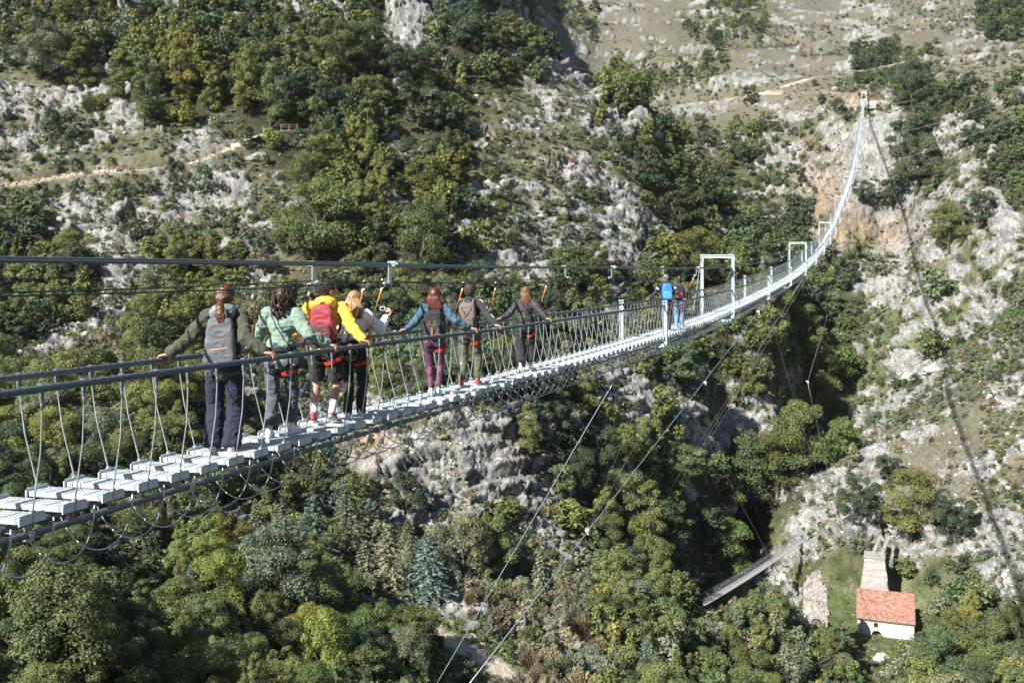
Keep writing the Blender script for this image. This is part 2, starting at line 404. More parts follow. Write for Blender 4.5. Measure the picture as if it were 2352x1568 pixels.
# terrain material
m_ground,nt,b=new_mat('hillside_ground')
at=N(nt,'ShaderNodeAttribute',attribute_name='ground'); sp=nt.nodes.new('ShaderNodeSeparateColor'); nt.links.new(at.outputs['Color'],sp.inputs[0])
at2=N(nt,'ShaderNodeAttribute',attribute_name='stone'); sp2=nt.nodes.new('ShaderNodeSeparateColor'); nt.links.new(at2.outputs['Color'],sp2.inputs[0])
tc=nt.nodes.new('ShaderNodeTexCoord'); pos=tc.outputs['Object']
n1=noise_n(nt,0.35,6,0.65,pos); n2=noise_n(nt,1.6,5,0.7,pos); n3=noise_n(nt,0.09,4,0.6,pos)
rk=ramp(nt,[(0.30,(0.11,0.11,0.115)),(0.42,(0.27,0.265,0.26)),(0.55,(0.43,0.42,0.40)),(0.72,(0.56,0.545,0.51))]); nt.links.new(n2,rk.inputs[0])
st=nt.nodes.new('ShaderNodeMapping'); st.inputs['Scale'].default_value=(0.5,0.5,0.12); nt.links.new(pos,st.inputs[0])
ns=noise_n(nt,1.0,5,0.7,st.outputs[0]); rs=ramp(nt,[(0.38,(0.62,0.62,0.64)),(0.6,(1,1,1))]); nt.links.new(ns,rs.inputs[0])
rcol=mix(nt,1.0,rk.outputs[0],rs.outputs[0],'MULTIPLY')
rcol=mix(nt,sp2.outputs[0],rcol,mix(nt,0.85,rcol,(0.95,0.68,0.44),'MULTIPLY'))
lich=ramp(nt,[(0.52,(0,0,0)),(0.66,(1,1,1))]); nt.links.new(n1,lich.inputs[0])
rcol=mix(nt,math_n(nt,'MULTIPLY',lich.outputs[0],0.55),rcol,(0.12,0.12,0.075))
soil=ramp(nt,[(0.32,(0.05,0.055,0.03)),(0.46,(0.10,0.10,0.058)),(0.58,(0.15,0.142,0.088)),(0.75,(0.23,0.215,0.15))]); nt.links.new(n1,soil.inputs[0])
scrub=ramp(nt,[(0.30,(0.07,0.07,0.048)),(0.45,(0.13,0.12,0.088)),(0.60,(0.20,0.183,0.145)),(0.75,(0.30,0.283,0.25))]); nt.links.new(n2,scrub.inputs[0])
grass=ramp(nt,[(0.3,(0.05,0.085,0.025)),(0.5,(0.095,0.13,0.045)),(0.7,(0.20,0.185,0.10))]); nt.links.new(n1,grass.inputs[0])
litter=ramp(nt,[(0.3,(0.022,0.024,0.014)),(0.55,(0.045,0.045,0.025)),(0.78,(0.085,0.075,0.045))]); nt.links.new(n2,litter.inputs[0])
soilw=mix(nt,sp2.outputs[2],soil.outputs[0],litter.outputs[0]); soilw=mix(nt,at2.outputs['Alpha'],soilw,(0.018,0.018,0.011))  # near-black X cells: deep shade between trees, put into the ground colour
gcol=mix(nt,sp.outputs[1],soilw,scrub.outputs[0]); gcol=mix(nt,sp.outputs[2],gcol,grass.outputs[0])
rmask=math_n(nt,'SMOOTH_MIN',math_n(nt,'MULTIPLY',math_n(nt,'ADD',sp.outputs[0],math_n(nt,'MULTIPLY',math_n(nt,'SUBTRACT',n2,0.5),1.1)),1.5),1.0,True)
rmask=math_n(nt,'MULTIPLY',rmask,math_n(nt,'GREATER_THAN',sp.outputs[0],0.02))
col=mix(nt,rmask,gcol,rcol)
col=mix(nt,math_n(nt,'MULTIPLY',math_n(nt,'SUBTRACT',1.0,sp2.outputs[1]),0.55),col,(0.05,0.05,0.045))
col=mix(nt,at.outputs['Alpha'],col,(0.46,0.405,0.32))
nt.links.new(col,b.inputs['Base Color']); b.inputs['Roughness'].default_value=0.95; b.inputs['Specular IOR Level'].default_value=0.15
bp=nt.nodes.new('ShaderNodeBump'); bp.inputs['Strength'].default_value=0.8; bp.inputs['Distance'].default_value=0.5
nt.links.new(math_n(nt,'ADD',n2,math_n(nt,'MULTIPLY',ns,0.5)),bp.inputs['Height']); nt.links.new(bp.outputs[0],b.inputs['Normal'])

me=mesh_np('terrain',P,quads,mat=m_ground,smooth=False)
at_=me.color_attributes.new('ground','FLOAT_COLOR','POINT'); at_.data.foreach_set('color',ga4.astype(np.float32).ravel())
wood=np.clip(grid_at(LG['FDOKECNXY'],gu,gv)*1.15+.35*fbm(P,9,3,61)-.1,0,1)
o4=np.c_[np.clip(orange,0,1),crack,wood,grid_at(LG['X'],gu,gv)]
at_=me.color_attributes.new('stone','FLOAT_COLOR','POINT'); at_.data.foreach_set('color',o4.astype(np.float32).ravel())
terrain=link(bpy.data.objects.new('terrain',me)); tag(terrain,'limestone gorge sides with rock outcrops, scrub and dry grass','terrain',kind='structure')
gz=P[:,2].reshape(NR,NA); GY=P[:,1].reshape(NR,NA)
lnDY=np.log(DY)
def ground_z(x,y):
    a=x/y; j=min(max((a-A0)/(A1-A0)*(NA-1),0),NA-1.001); i=int(j); f=j-i
    r=float(np.interp(y,DY,np.arange(NR))); r=min(r,NR-1.001); k=int(r); g=r-k
    return float((gz[k,i]*(1-f)+gz[k,i+1]*f)*(1-g)+(gz[k+1,i]*(1-f)+gz[k+1,i+1]*f)*g)
RV=HV-F*gz/GY                                  # row at which each ground point shows
VISMIN=np.minimum.accumulate(np.where(DY[:,None]<30,1e9,RV),axis=0)
def visible(x,y,z):
    """False when nearer ground hides the point"""
    a=x/y; i=int(round((a-A0)/(A1-A0)*(NA-1)))
    if i<0 or i>=NA: return False
    k=int(np.searchsorted(DY,y*0.985))-1
    return True if k<1 else (HV-F*z/y) < VISMIN[k,i]
# ------------------------------------------------------------------ vegetation: leaf-clump crowns, limbs, scatter
RS=np.random.RandomState(11)
def unit(n): v=RS.normal(size=(n,3)); return v/np.linalg.norm(v,axis=1)[:,None]
def leaves(c,nrm,s,asp=0.62,val=None,hue=None,fold=0.18,along=None):
    """rhombic leaf clumps -> verts, quads, per-vertex colour factor"""
    n=len(c); nrm=nrm/(np.linalg.norm(nrm,axis=1)[:,None]+1e-9)
    t=unit(n) if along is None else along+unit(n)*0.25
    t=t-nrm*(t*nrm).sum(1)[:,None]; t/=np.linalg.norm(t,axis=1)[:,None]+1e-9
    b=np.cross(nrm,t); s=np.broadcast_to(s,(n,))[:,None]
    v=np.stack([c-t*s,c+b*s*asp+nrm*s*fold,c+t*s,c-b*s*asp+nrm*s*fold],1).reshape(-1,3)
    q=np.arange(4*n).reshape(n,4)
    val=RS.uniform(0.65,1.35,n) if val is None else val
    hue=RS.normal(0,0.07,n) if hue is None else hue
    col=np.c_[val*(1+hue),val,val*(1-hue*0.6)]
    return v.astype(np.float32),q,np.repeat(col,4,0).astype(np.float32)
def lobed(nl,lobes,s,up=0.35,inner=0.25,jit=0.7):
    """leaves over a set of lobes (centre, radius): denser outside, gaps between"""
    L=np.array([l[0] for l in lobes]); R=np.array([l[1] for l in lobes]); w=R**2; w/=w.sum()
    k=RS.choice(len(L),nl,p=w); d=unit(nl); d[:,2]=np.where(d[:,2]<-0.35,-d[:,2],d[:,2])
    rr=R[k]*np.where(RS.rand(nl)<inner,RS.uniform(0.2,0.8,nl),RS.uniform(0.82,1.12,nl))
    c=L[k]+d*rr[:,None]*np.array([1,1,0.85])
    lv=RS.uniform(0.8,1.2,len(L))[k]; lh=RS.normal(0,0.045,len(L))[k]
    n=d+unit(nl)*jit+np.array([0,0,up])
    return leaves(c,n,s*RS.uniform(0.6,1.35,nl),val=lv*RS.uniform(0.75,1.3,nl),hue=lh*.7+RS.normal(-.02,0.04,nl))
def p_broad(nl,s,tall=1.0,K=40):
    lobes=[]
    for i in range(K):
        z=RS.uniform(0.16,0.93); env=math.sin(math.pi*min(max((z-0.02)/1.0,0),1))**0.6
        a=RS.uniform(0,2*math.pi); r=0.38*env*math.sqrt(RS.uniform(0.1,1))*RS.uniform(0.75,1.25)
        lobes.append(((r*math.cos(a),r*math.sin(a),z),RS.uniform(0.055,0.15)*(0.75+0.4*env)))
    return lobed(nl,lobes,s)
def p_oak(nl,s,K=34):
    lobes=[]
    for i in range(K):
        z=RS.uniform(0.08,0.82); env=math.sqrt(max(0.05,1-((z-0.35)/0.6)**2))
        a=RS.uniform(0,2*math.pi); r=0.42*env*math.sqrt(RS.uniform(0.05,1))
        lobes.append(((r*math.cos(a),r*math.sin(a),z),RS.uniform(0.06,0.145)))
    return lobed(nl,lobes,s,up=0.3,jit=0.6)
def p_feather(nl,s,K=44):
    """upright, pointed, plume-like broadleaf"""
    lobes=[]
    for i in range(K):
        z=RS.uniform(0.08,0.97); env=(1-z)**0.55*min(1,(z+0.12)*3)
        a=RS.uniform(0,2*math.pi); r=0.34*env*math.sqrt(RS.uniform(0.05,1))
        lobes.append(((r*math.cos(a),r*math.sin(a),z),0.035+0.09*env*RS.uniform(0.6,1.2)))
    return lobed(nl,lobes,s,up=0.5)
def p_conifer(nb,s,sweep=0.1):
    """tiers of drooping boughs with needle sprays along them"""
    cs=[];ns=[];al=[];ss=[];vv=[]
    for i in range(nb):
        z=0.05+0.92*(i/nb)**0.9; r=0.30*(1-z)**0.8+0.02; a=i*2.399+RS.uniform(-.3,.3); r*=RS.uniform(0.65,1.2)
        d=np.array([math.cos(a),math.sin(a),0]); sd=np.array([-d[1],d[0],0]); m=int(7+22*r/0.3); bv=RS.uniform(0.8,1.2)
        for k in range(m):
            f=(k+RS.rand())/m; f=0.12+0.88*f; lat=RS.uniform(-1,1)*0.30*r*(1.05-f)
            cs.append(d*r*f+sd*lat+np.array([0,0,z+0.05*f-0.13*f*f*r/0.3+RS.uniform(-.006,.012)]))
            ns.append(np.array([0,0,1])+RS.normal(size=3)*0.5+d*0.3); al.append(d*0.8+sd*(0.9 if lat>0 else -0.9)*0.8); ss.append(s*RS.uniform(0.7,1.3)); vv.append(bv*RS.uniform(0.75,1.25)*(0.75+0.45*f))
    n=40
    for k in range(n):
        cs.append(np.array([0,0,0.88+0.12*k/n])); ns.append(RS.normal(size=3)); al.append(np.array([0,0,1.])); ss.append(s*0.6); vv.append(1.0)
    return leaves(np.array(cs),np.array(ns),np.array(ss),asp=0.34,val=np.array(vv),fold=0.08,along=np.array(al))
def p_broom(nl,s):
    """domed bush of fine upright twigs"""
    d=unit(nl); d[:,2]=np.abs(d[:,2])*0.9+0.15; d/=np.linalg.norm(d,axis=1)[:,None]
    r=RS.uniform(0.35,1.0,nl)**0.6; lump=1+0.22*np.sin(d[:,0]*7+1)*np.sin(d[:,1]*6+2)
    c=d*r[:,None]*np.array([0.5,0.5,0.85])*lump[:,None]; c[:,2]=np.maximum(c[:,2],0.03)
    n=np.cross(d,unit(nl))
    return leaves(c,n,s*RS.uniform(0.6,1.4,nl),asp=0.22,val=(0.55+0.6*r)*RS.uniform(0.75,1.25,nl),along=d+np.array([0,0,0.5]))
def p_tuft(nl,s):
    d=unit(nl); d[:,2]=np.abs(d[:,2])
    c=d*RS.uniform(0.3,1,nl)[:,None]*np.array([0.5,0.5,0.55]); 
    return leaves(c,d+unit(nl)*0.6,s*RS.uniform(0.6,1.4,nl))
LO,HI,NEAR={},{},{}
for nm,fn,k in (('broad',p_broad,4),('oak',p_oak,4),('feather',p_feather,4)):
    HI[nm]=[fn(4300,0.0225) for _ in range(k)]
    LO[nm]=[fn(900,0.047) for _ in range(k)]
    NEAR[nm]=[fn(15000,0.0122) for _ in range(3)]
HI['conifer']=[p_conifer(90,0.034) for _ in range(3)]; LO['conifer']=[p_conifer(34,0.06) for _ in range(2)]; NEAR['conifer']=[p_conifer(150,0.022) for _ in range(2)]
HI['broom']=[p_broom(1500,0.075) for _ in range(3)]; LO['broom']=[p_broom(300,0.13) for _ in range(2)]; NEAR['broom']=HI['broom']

def leaf_mat(name, rough=0.55, trans=0.20):
    m,nt,b=new_mat(name)
    at=N(nt,'ShaderNodeAttribute',attribute_name='tint'); oi=nt.nodes.new('ShaderNodeObjectInfo')
    c=mix(nt,1.0,at.outputs['Color'],oi.outputs['Color'],'MULTIPLY')
    tc=nt.nodes.new('ShaderNodeTexCoord'); f=noise_n(nt,1.3,2,0.5,tc.outputs['Object'])
    r=ramp(nt,[(0.35,(0.84,0.88,0.85)),(0.65,(1.08,1.10,1.0))]); nt.links.new(f,r.inputs[0])
    c=mix(nt,1.0,c,r.outputs[0],'MULTIPLY')
    nt.links.new(c,b.inputs['Base Color']); b.inputs['Roughness'].default_value=rough; b.inputs['Specular IOR Level'].default_value=0.25
    t=nt.nodes.new('ShaderNodeBsdfTranslucent'); nt.links.new(c,t.inputs['Color'])
    ms=nt.nodes.new('ShaderNodeMixShader'); ms.inputs[0].default_value=trans
    nt.links.new(b.outputs[0],ms.inputs[1]); nt.links.new(t.outputs[0],ms.inputs[2])
    nt.links.new(ms.outputs[0],nt.nodes['Material Output'].inputs[0]); return m
M_LEAF=leaf_mat('leaves'); M_NEEDLE=leaf_mat('needles',0.6,0.15); M_TWIG=leaf_mat('twigs',0.8,0.15)
M_BARK=plain('bark',(0.11,0.09,0.07),0.9,var=0.4,scale=9,bump=0.5)
LM=dict(broad=M_LEAF,oak=M_LEAF,feather=M_LEAF,conifer=M_NEEDLE,broom=M_TWIG)
def trunk_mesh(kind,seed):
    rnd=random.Random(seed); b=MB()
    if kind=='conifer':
        b.tube([(0,0,-0.06),(0,0,0.5),(0,0,0.97)],[0.022,0.014,0.003],6)
    elif kind=='broom':
        for k in range(6):
            a=k*1.05+rnd.random(); b.tube([(0,0,-0.05),(0.1*math.cos(a),0.1*math.sin(a),0.2),(0.28*math.cos(a),0.28*math.sin(a),0.55)],[0.02,0.013,0.005],5)
    else:
        bend=(rnd.uniform(-.03,.03),rnd.uniform(-.03,.03)); top=0.62 if kind!='feather' else 0.9
        b.tube([(0,0,-0.08),(bend[0],bend[1],0.2),(bend[0]*1.5,-bend[1],0.42),(0,0,top)],[0.03,0.022,0.016,0.004],7)
        for k in range(7):
            a=k*2.4+rnd.random(); z=0.18+0.06*k; L=rnd.uniform(0.2,0.3)*(1-z*0.5)
            b.tube([(bend[0],bend[1],z),(L*.5*math.cos(a),L*.5*math.sin(a),z+0.08),(L*math.cos(a),L*math.sin(a),z+0.2)],[0.011,0.008,0.003],5)
    return b.mesh('trunk',M_BARK,True)
TR={k:[trunk_mesh(k,s) for s in (1,2)] for k in LM}
CM={}
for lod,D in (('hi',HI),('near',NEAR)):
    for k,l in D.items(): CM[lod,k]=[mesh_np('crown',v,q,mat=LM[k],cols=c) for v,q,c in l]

TINT=dict(olive=(0.162,0.178,0.066),dark=(0.080,0.100,0.060),gold=(0.200,0.200,0.062),green=(0.128,0.156,0.070),yellow=(0.215,0.235,0.06),greygreen=(0.190,0.198,0.125),
          blue=(0.165,0.205,0.175),tan=(0.27,0.24,0.165),rust=(0.25,0.16,0.09),bright=(0.142,0.188,0.062),brown=(0.215,0.185,0.135),pale=(0.215,0.23,0.165))
WORD=dict(olive='olive green',dark='dark green',gold='golden olive',green='mid green',yellow='yellow leaved',greygreen='grey green',blue='blue grey',tan='straw coloured',rust='rust coloured',bright='bright green',brown='brown',pale='pale silvery')
NAME=dict(broad=('broadleaf_tree','broadleaf tree','tree'),feather=('pointed_tree','pointed tree','tree'),oak=('evergreen_shrub','evergreen shrub','shrub'),conifer=('conifer_tree','conifer','tree'),broom=('broom_bush','broom bush','bush'))
def pick(*opts):
    r=RS.rand()*sum(w for _,w in opts)
    for o,w in opts:
        r-=w
        if r<=0: return o
    return opts[-1][0]
# code -> (kind, tint, height, spacing factor)
def grows(c):
    U=RS.uniform
    if c=='F': k=pick(('broad',.6),('feather',.2),('oak',.2)); return k,pick(('olive',.42),('green',.22),('gold',.14),('dark',.12),('greygreen',.1)),3.2+6*RS.rand()**1.4,0.50
    if c=='O': return pick(('feather',.7),('broad',.3)),pick(('gold',.5),('olive',.4),('yellow',.07),('green',.1)),U(6.5,11),0.44
    if c=='D': return pick(('oak',.6),('broad',.4)),pick(('dark',.6),('green',.25),('olive',.15)),3.5+5.5*RS.rand()**1.3,0.50
    if c=='M': return pick(('oak',.62),('broad',.28),('broom',.1)),pick(('dark',.35),('greygreen',.27),('olive',.2),('green',.12),('brown',.06)),U(1.4,4.6),0.72
    if c=='R': return pick(('oak',.75),('broom',.25)),pick(('dark',.3),('greygreen',.35),('olive',.2),('tan',.15)),U(0.7,2.7),1.15
    if c=='S': return pick(('oak',.7),('broom',.3)),pick(('greygreen',.5),('dark',.25),('tan',.25)),U(0.7,2.4),1.2
    if c=='T': return pick(('broad',.6),('oak',.4)),pick(('olive',.4),('greygreen',.25),('dark',.35)),U(3,7.5),1.0
    if c=='G': return pick(('oak',.5),('broom',.5)),pick(('bright',.4),('green',.4),('tan',.2)),U(0.6,1.5),2.2
    if c=='C': return pick(('conifer',.5),('broad',.5)),pick(('blue',.2),('greygreen',.45),('pale',.1),('olive',.25)),U(4,7.5),0.62
    if c=='B': return pick(('broom',.7),('oak',.15),('broad',.15)),pick(('tan',.35),('brown',.3),('greygreen',.2),('green',.15)),U(1.6,3.4),0.8
    if c=='N': return 'broad',pick(('green',.6),('olive',.4)),U(4,6),0.7
    if c=='K': return 'broad',pick(('dark',.6),('green',.4)),U(6,9),0.6  # gorge cells: their shade is put into the foliage and ground colours
    if c=='X': return pick(('broad',.5),('oak',.5)),pick(('dark',.7),('green',.3)),U(1.5,3.5),1.5
    if c=='E': return 'broad',pick(('dark',.6),('green',.4)),U(7,11),0.7
    return pick(('broad',.8),('feather',.2)),pick(('yellow',.5),('bright',.3),('olive',.3)),U(4.5,7),0.65
PLANTS=[]      # x,y,z,h,wid,kind,tint,fixed
GRID={}
def near_ok(x,y,r):
    i,j=int(x//6),int(y//6)
    for a in range(i-2,i+3):
        for b in range(j-2,j+3):
            for (px,py,pr) in GRID.get((a,b),()):
                if (px-x)**2+(py-y)**2<(0.5*(pr+r))**2: return False
    return True
def put(x,y,z,h,wd,kind,tint,r,fixed=False):
    GRID.setdefault((int(x//6),int(y//6)),[]).append((x,y,r)); PLANTS.append((x,y,z,h,wd,kind,tint,fixed))
# trees one can single out in the photo: column, row of the base, height in pixels, width factor, kind, tint
HAND=[(150,1600,330,1.05,'broad','green'),(40,1640,240,1.1,'broad','green'),(290,1640,180,1.2,'broad','green'),(20,1110,110,1.0,'broad','yellow'),(240,1060,130,1,'broad','greygreen'),
(500,1420,160,.95,'broad','yellow'),(445,1415,120,.9,'conifer','blue'),(640,1430,240,.9,'broad','greygreen'),(560,1600,150,1.1,'broad','bright'),(430,1600,130,1.1,'broad','olive'),(350,1640,120,1.1,'broad','green'),(740,1600,210,.8,'broad','yellow'),(860,1530,150,1.1,'broad','bright'),
(805,1275,165,1.35,'conifer','blue'),(715,1300,170,1.4,'conifer','blue'),(890,1365,165,1.25,'conifer','pale'),(985,1380,160,1.2,'conifer','blue'),(640,1255,105,1.3,'conifer','greygreen'),(1030,1310,110,1.25,'conifer','greygreen'),(840,1345,105,1.3,'conifer','pale'),(930,1330,140,1.3,'conifer','greygreen'),(590,1230,90,1.2,'conifer','greygreen'),(1060,1330,160,1.0,'broad','greygreen'),(1125,1330,150,1.0,'broad','olive'),(1300,1390,120,1,'conifer','tan'),(1240,1370,110,1,'conifer','pale'),
(935,1190,110,1.1,'broad','dark'),(1480,1560,90,1.0,'conifer','blue'),(1800,1600,130,1.1,'conifer','pale'),(945,1350,120,1,'conifer','pale'),
(1480,1330,230,.75,'feather','gold'),(1440,1220,150,.8,'broad','green'),(1220,1060,140,.7,'feather','olive'),(1330,1150,130,.8,'broad','dark'),(1560,1130,120,.9,'broad','green'),(1390,1200,110,.9,'feather','olive'),
(1740,1180,190,1.1,'broad','green'),(1680,1330,140,1.0,'broad','bright'),(1790,1130,150,1.1,'broad','olive'),(1850,1090,170,.9,'broad','olive'),(1870,930,150,.9,'broad','olive'),(1850,810,120,.9,'broad','olive'),(1940,880,90,1,'broad','bright'),(1940,1050,90,1.2,'broad','bright'),
(1975,1205,140,.75,'oak','dark'),(2090,1240,175,.85,'broad','olive'),(2040,1110,75,1,'oak','dark'),(2195,1245,130,.85,'oak','dark'),(2150,1200,90,.9,'oak','greygreen'),(2145,1345,45,1.1,'oak','dark'),(1975,1275,70,.8,'oak','greygreen'),(2080,1320,50,1.2,'oak','olive'),
(2095,245,125,.75,'oak','dark'),(2130,265,80,1,'oak','dark'),(2080,360,100,1,'oak','dark'),(2105,440,160,1.0,'oak','dark'),(2050,470,70,1,'oak','dark'),(2230,335,55,1.1,'oak','dark'),(1985,118,45,1.2,'oak','olive'),(1715,395,75,1.1,'oak','dark'),(1720,240,50,.9,'oak','dark'),(1985,465,60,1.2,'oak','dark'),
(2250,520,90,1.1,'oak','dark'),(2180,580,120,.9,'broad','olive'),(2030,640,70,1.3,'oak','greygreen'),(2150,700,90,1,'broad','green'),(2140,830,80,1.1,'broad','olive'),
(730,600,190,.95,'broad','olive'),(660,590,120,.9,'broad','olive'),(740,500,90,1.2,'broad','gold'),(880,480,150,.75,'feather','gold'),(960,640,200,.75,'broad','olive'),(1010,520,120,.6,'feather','gold'),(560,340,55,1,'broad','green'),(625,345,55,1.1,'broad','yellow'),(700,370,90,1.1,'oak','dark'),
(395,300,0,0,'broad','gold'),(470,450,70,.8,'broad','green'),(395,440,90,.6,'oak','dark'),(140,345,110,.75,'oak','dark'),(600,620,60,1.5,'oak','brown'),
(1560,545,110,1,'broad','dark'),(1000,560,90,1,'broad','olive'),(1100,590,90,1,'broad','olive'),(820,360,110,.8,'feather','gold'),(620,290,160,.8,'feather','olive'),(560,260,150,.8,'feather','gold'),(330,290,170,.7,'feather','olive'),(190,200,120,1.1,'feather','gold'),(420,230,150,.8,'feather','gold'),(280,230,130,.9,'feather','gold'),(90,180,140,1,'broad','greygreen'),
(1460,250,110,.9,'broad','olive'),(1420,200,90,.9,'feather','gold'),(1060,110,110,1,'broad','dark'),(930,230,150,1,'oak','dark'),(860,180,140,1,'broad','green'),(780,180,140,1,'broad','olive'),(1000,300,110,1.1,'oak','dark'),(960,290,110,1,'oak','dark'),
(1600,650,130,1,'broad','olive'),(1500,670,80,1,'broad','olive'),(1370,640,90,1.1,'broad','olive'),(1760,640,60,1.2,'oak','green')]
BUSY=[]        # things that plants must not hide: (u,v,depth)
for nm in ('left','far','high','low'):
    for p in LINES[nm]:
        if nm=='left' and 385<UV(p)[0]<415: continue
        if nm=='low': continue
        BUSY.append((*UV(p),p[1]))
for a,b,ra,rb,s in OUT:
    if s>=0.55:
        nb_=14 if ra<120 else 70
        for k in range(nb_):
            an=k*2.4; r=math.sqrt(k/nb_)*0.75; u,v=a+ra*r*math.cos(an),b+rb*r*math.sin(an); h=first_hit(u,v)
            if h: BUSY.append((u,v,h[0]))
for a,b,ra,rb in TREE_CLEAR:
    for k in range(40):
        an=k*2.4; r=math.sqrt(k/40); u,v=a+ra*r*math.cos(an),b+rb*r*math.sin(an); h=first_hit(u,v)
        if h: BUSY.append((u,v,h[0]))
for t in np.linspace(0,1,60):
    for dv in (-8,0,10,22): BUSY.append((1842-230*t,1240+150*t+dv,163-30*t))
for t in np.linspace(0,1,80): BUSY.append((262*t-5,431-36*t-12,195)); BUSY.append((245+310*t,392-62*t*t-8*t-10,205+20*t))
BUSY=np.array(BUSY)
def hides(x,y,z,h,wd):
    u,vb=UV((x,y,z)); vt=HV-F*(z+h)/y; hw=wd*h*0.42*F/y
    return bool(((BUSY[:,0]>u-hw)&(BUSY[:,0]<u+hw)&(BUSY[:,1]<vb)&(BUSY[:,1]>vt+0.12*(vb-vt))&(BUSY[:,2]>y-1)).any())
for (u,v,hp,wf,kind,tint) in HAND:
    if hp<=0: continue
    if v>1568:
        h=first_hit(u,1560); y=h[0]*0.965; x=(u-CU)/F*y; z=ground_z(x,y); v2=HV-F*z/y
        hm=(v2-(v-hp))*y/F; 
    else:
        h=first_hit(u,v)
        if h is None: continue
        y,z=h; x=(u-CU)/F*y; hm=hp*y/F
    put(x,y,z-0.15,hm,wf,kind,tint,wf*hm*0.75,True)
NC=120000
ca=RS.uniform(-0.56,0.56,NC); cy=np.exp(RS.uniform(math.log(34),math.log(900),NC)); cx=ca*cy
ok=0
clv=fbm(np.c_[cx,cy,np.zeros(NC)],34,3,91,.6)
for x,y,cv in zip(cx,cy,clv):
    z=ground_z(x,y); u,v=UV((x,y,z))
    if v>1660 or v<-60: continue
    c=letter_at(u,v)
    if c in 'ST' and cv<RS.uniform(.0,.75)-(.35 if c=='T' else 0): continue
    if v>1568 and u<400: c='F'
    kind,tint,h,sf=grows(c)
    if y>330 and c in 'FDO': h*=0.85
    if y<75: h=min(h,RS.uniform(2.2,4.6))
    elif y<110: h=min(h,RS.uniform(3,6.5))
    # bare rock keeps plants small and sparse
    ii=int(round((x/y-A0)/(A1-A0)*(NA-1))); kk=int(np.searchsorted(DY,y))
    ii=min(max(ii,0),NA-1); kk=min(kk,NR-1); rk_=rock[kk*NA+ii]; pm=PM[kk,ii]
    if pm>0.05 or YARD[kk,ii]>0.3: continue
    if rk_>0.5:
        if RS.rand()<0.50: continue
        h=min(h,RS.uniform(0.6,2.3)); kind='oak' if kind!='broom' else kind
    wd=RS.uniform(0.75,1.2)
    if u>1880 and v>330 and tint in ('dark','olive','gold') and RS.rand()<.6: tint=pick(('greygreen',.5),('green',.35),('bright',.15))
    if u>1880 and v>330: h*=.8
    if kind=='feather': wd*=0.8
    if not visible(x,y,z+h): continue
    if kind=='conifer': wd*=1.3
    r=h*sf*(0.9 if kind!='feather' else 0.75)
    if not near_ok(x,y,r): continue
    if hides(x,y,z,h,wd): 
        h*=0.35
        if h<0.8 or hides(x,y,z,h,wd): continue
        r=h*sf
    put(x,y,z-0.1*h*0.5,h,wd,kind,tint,r)
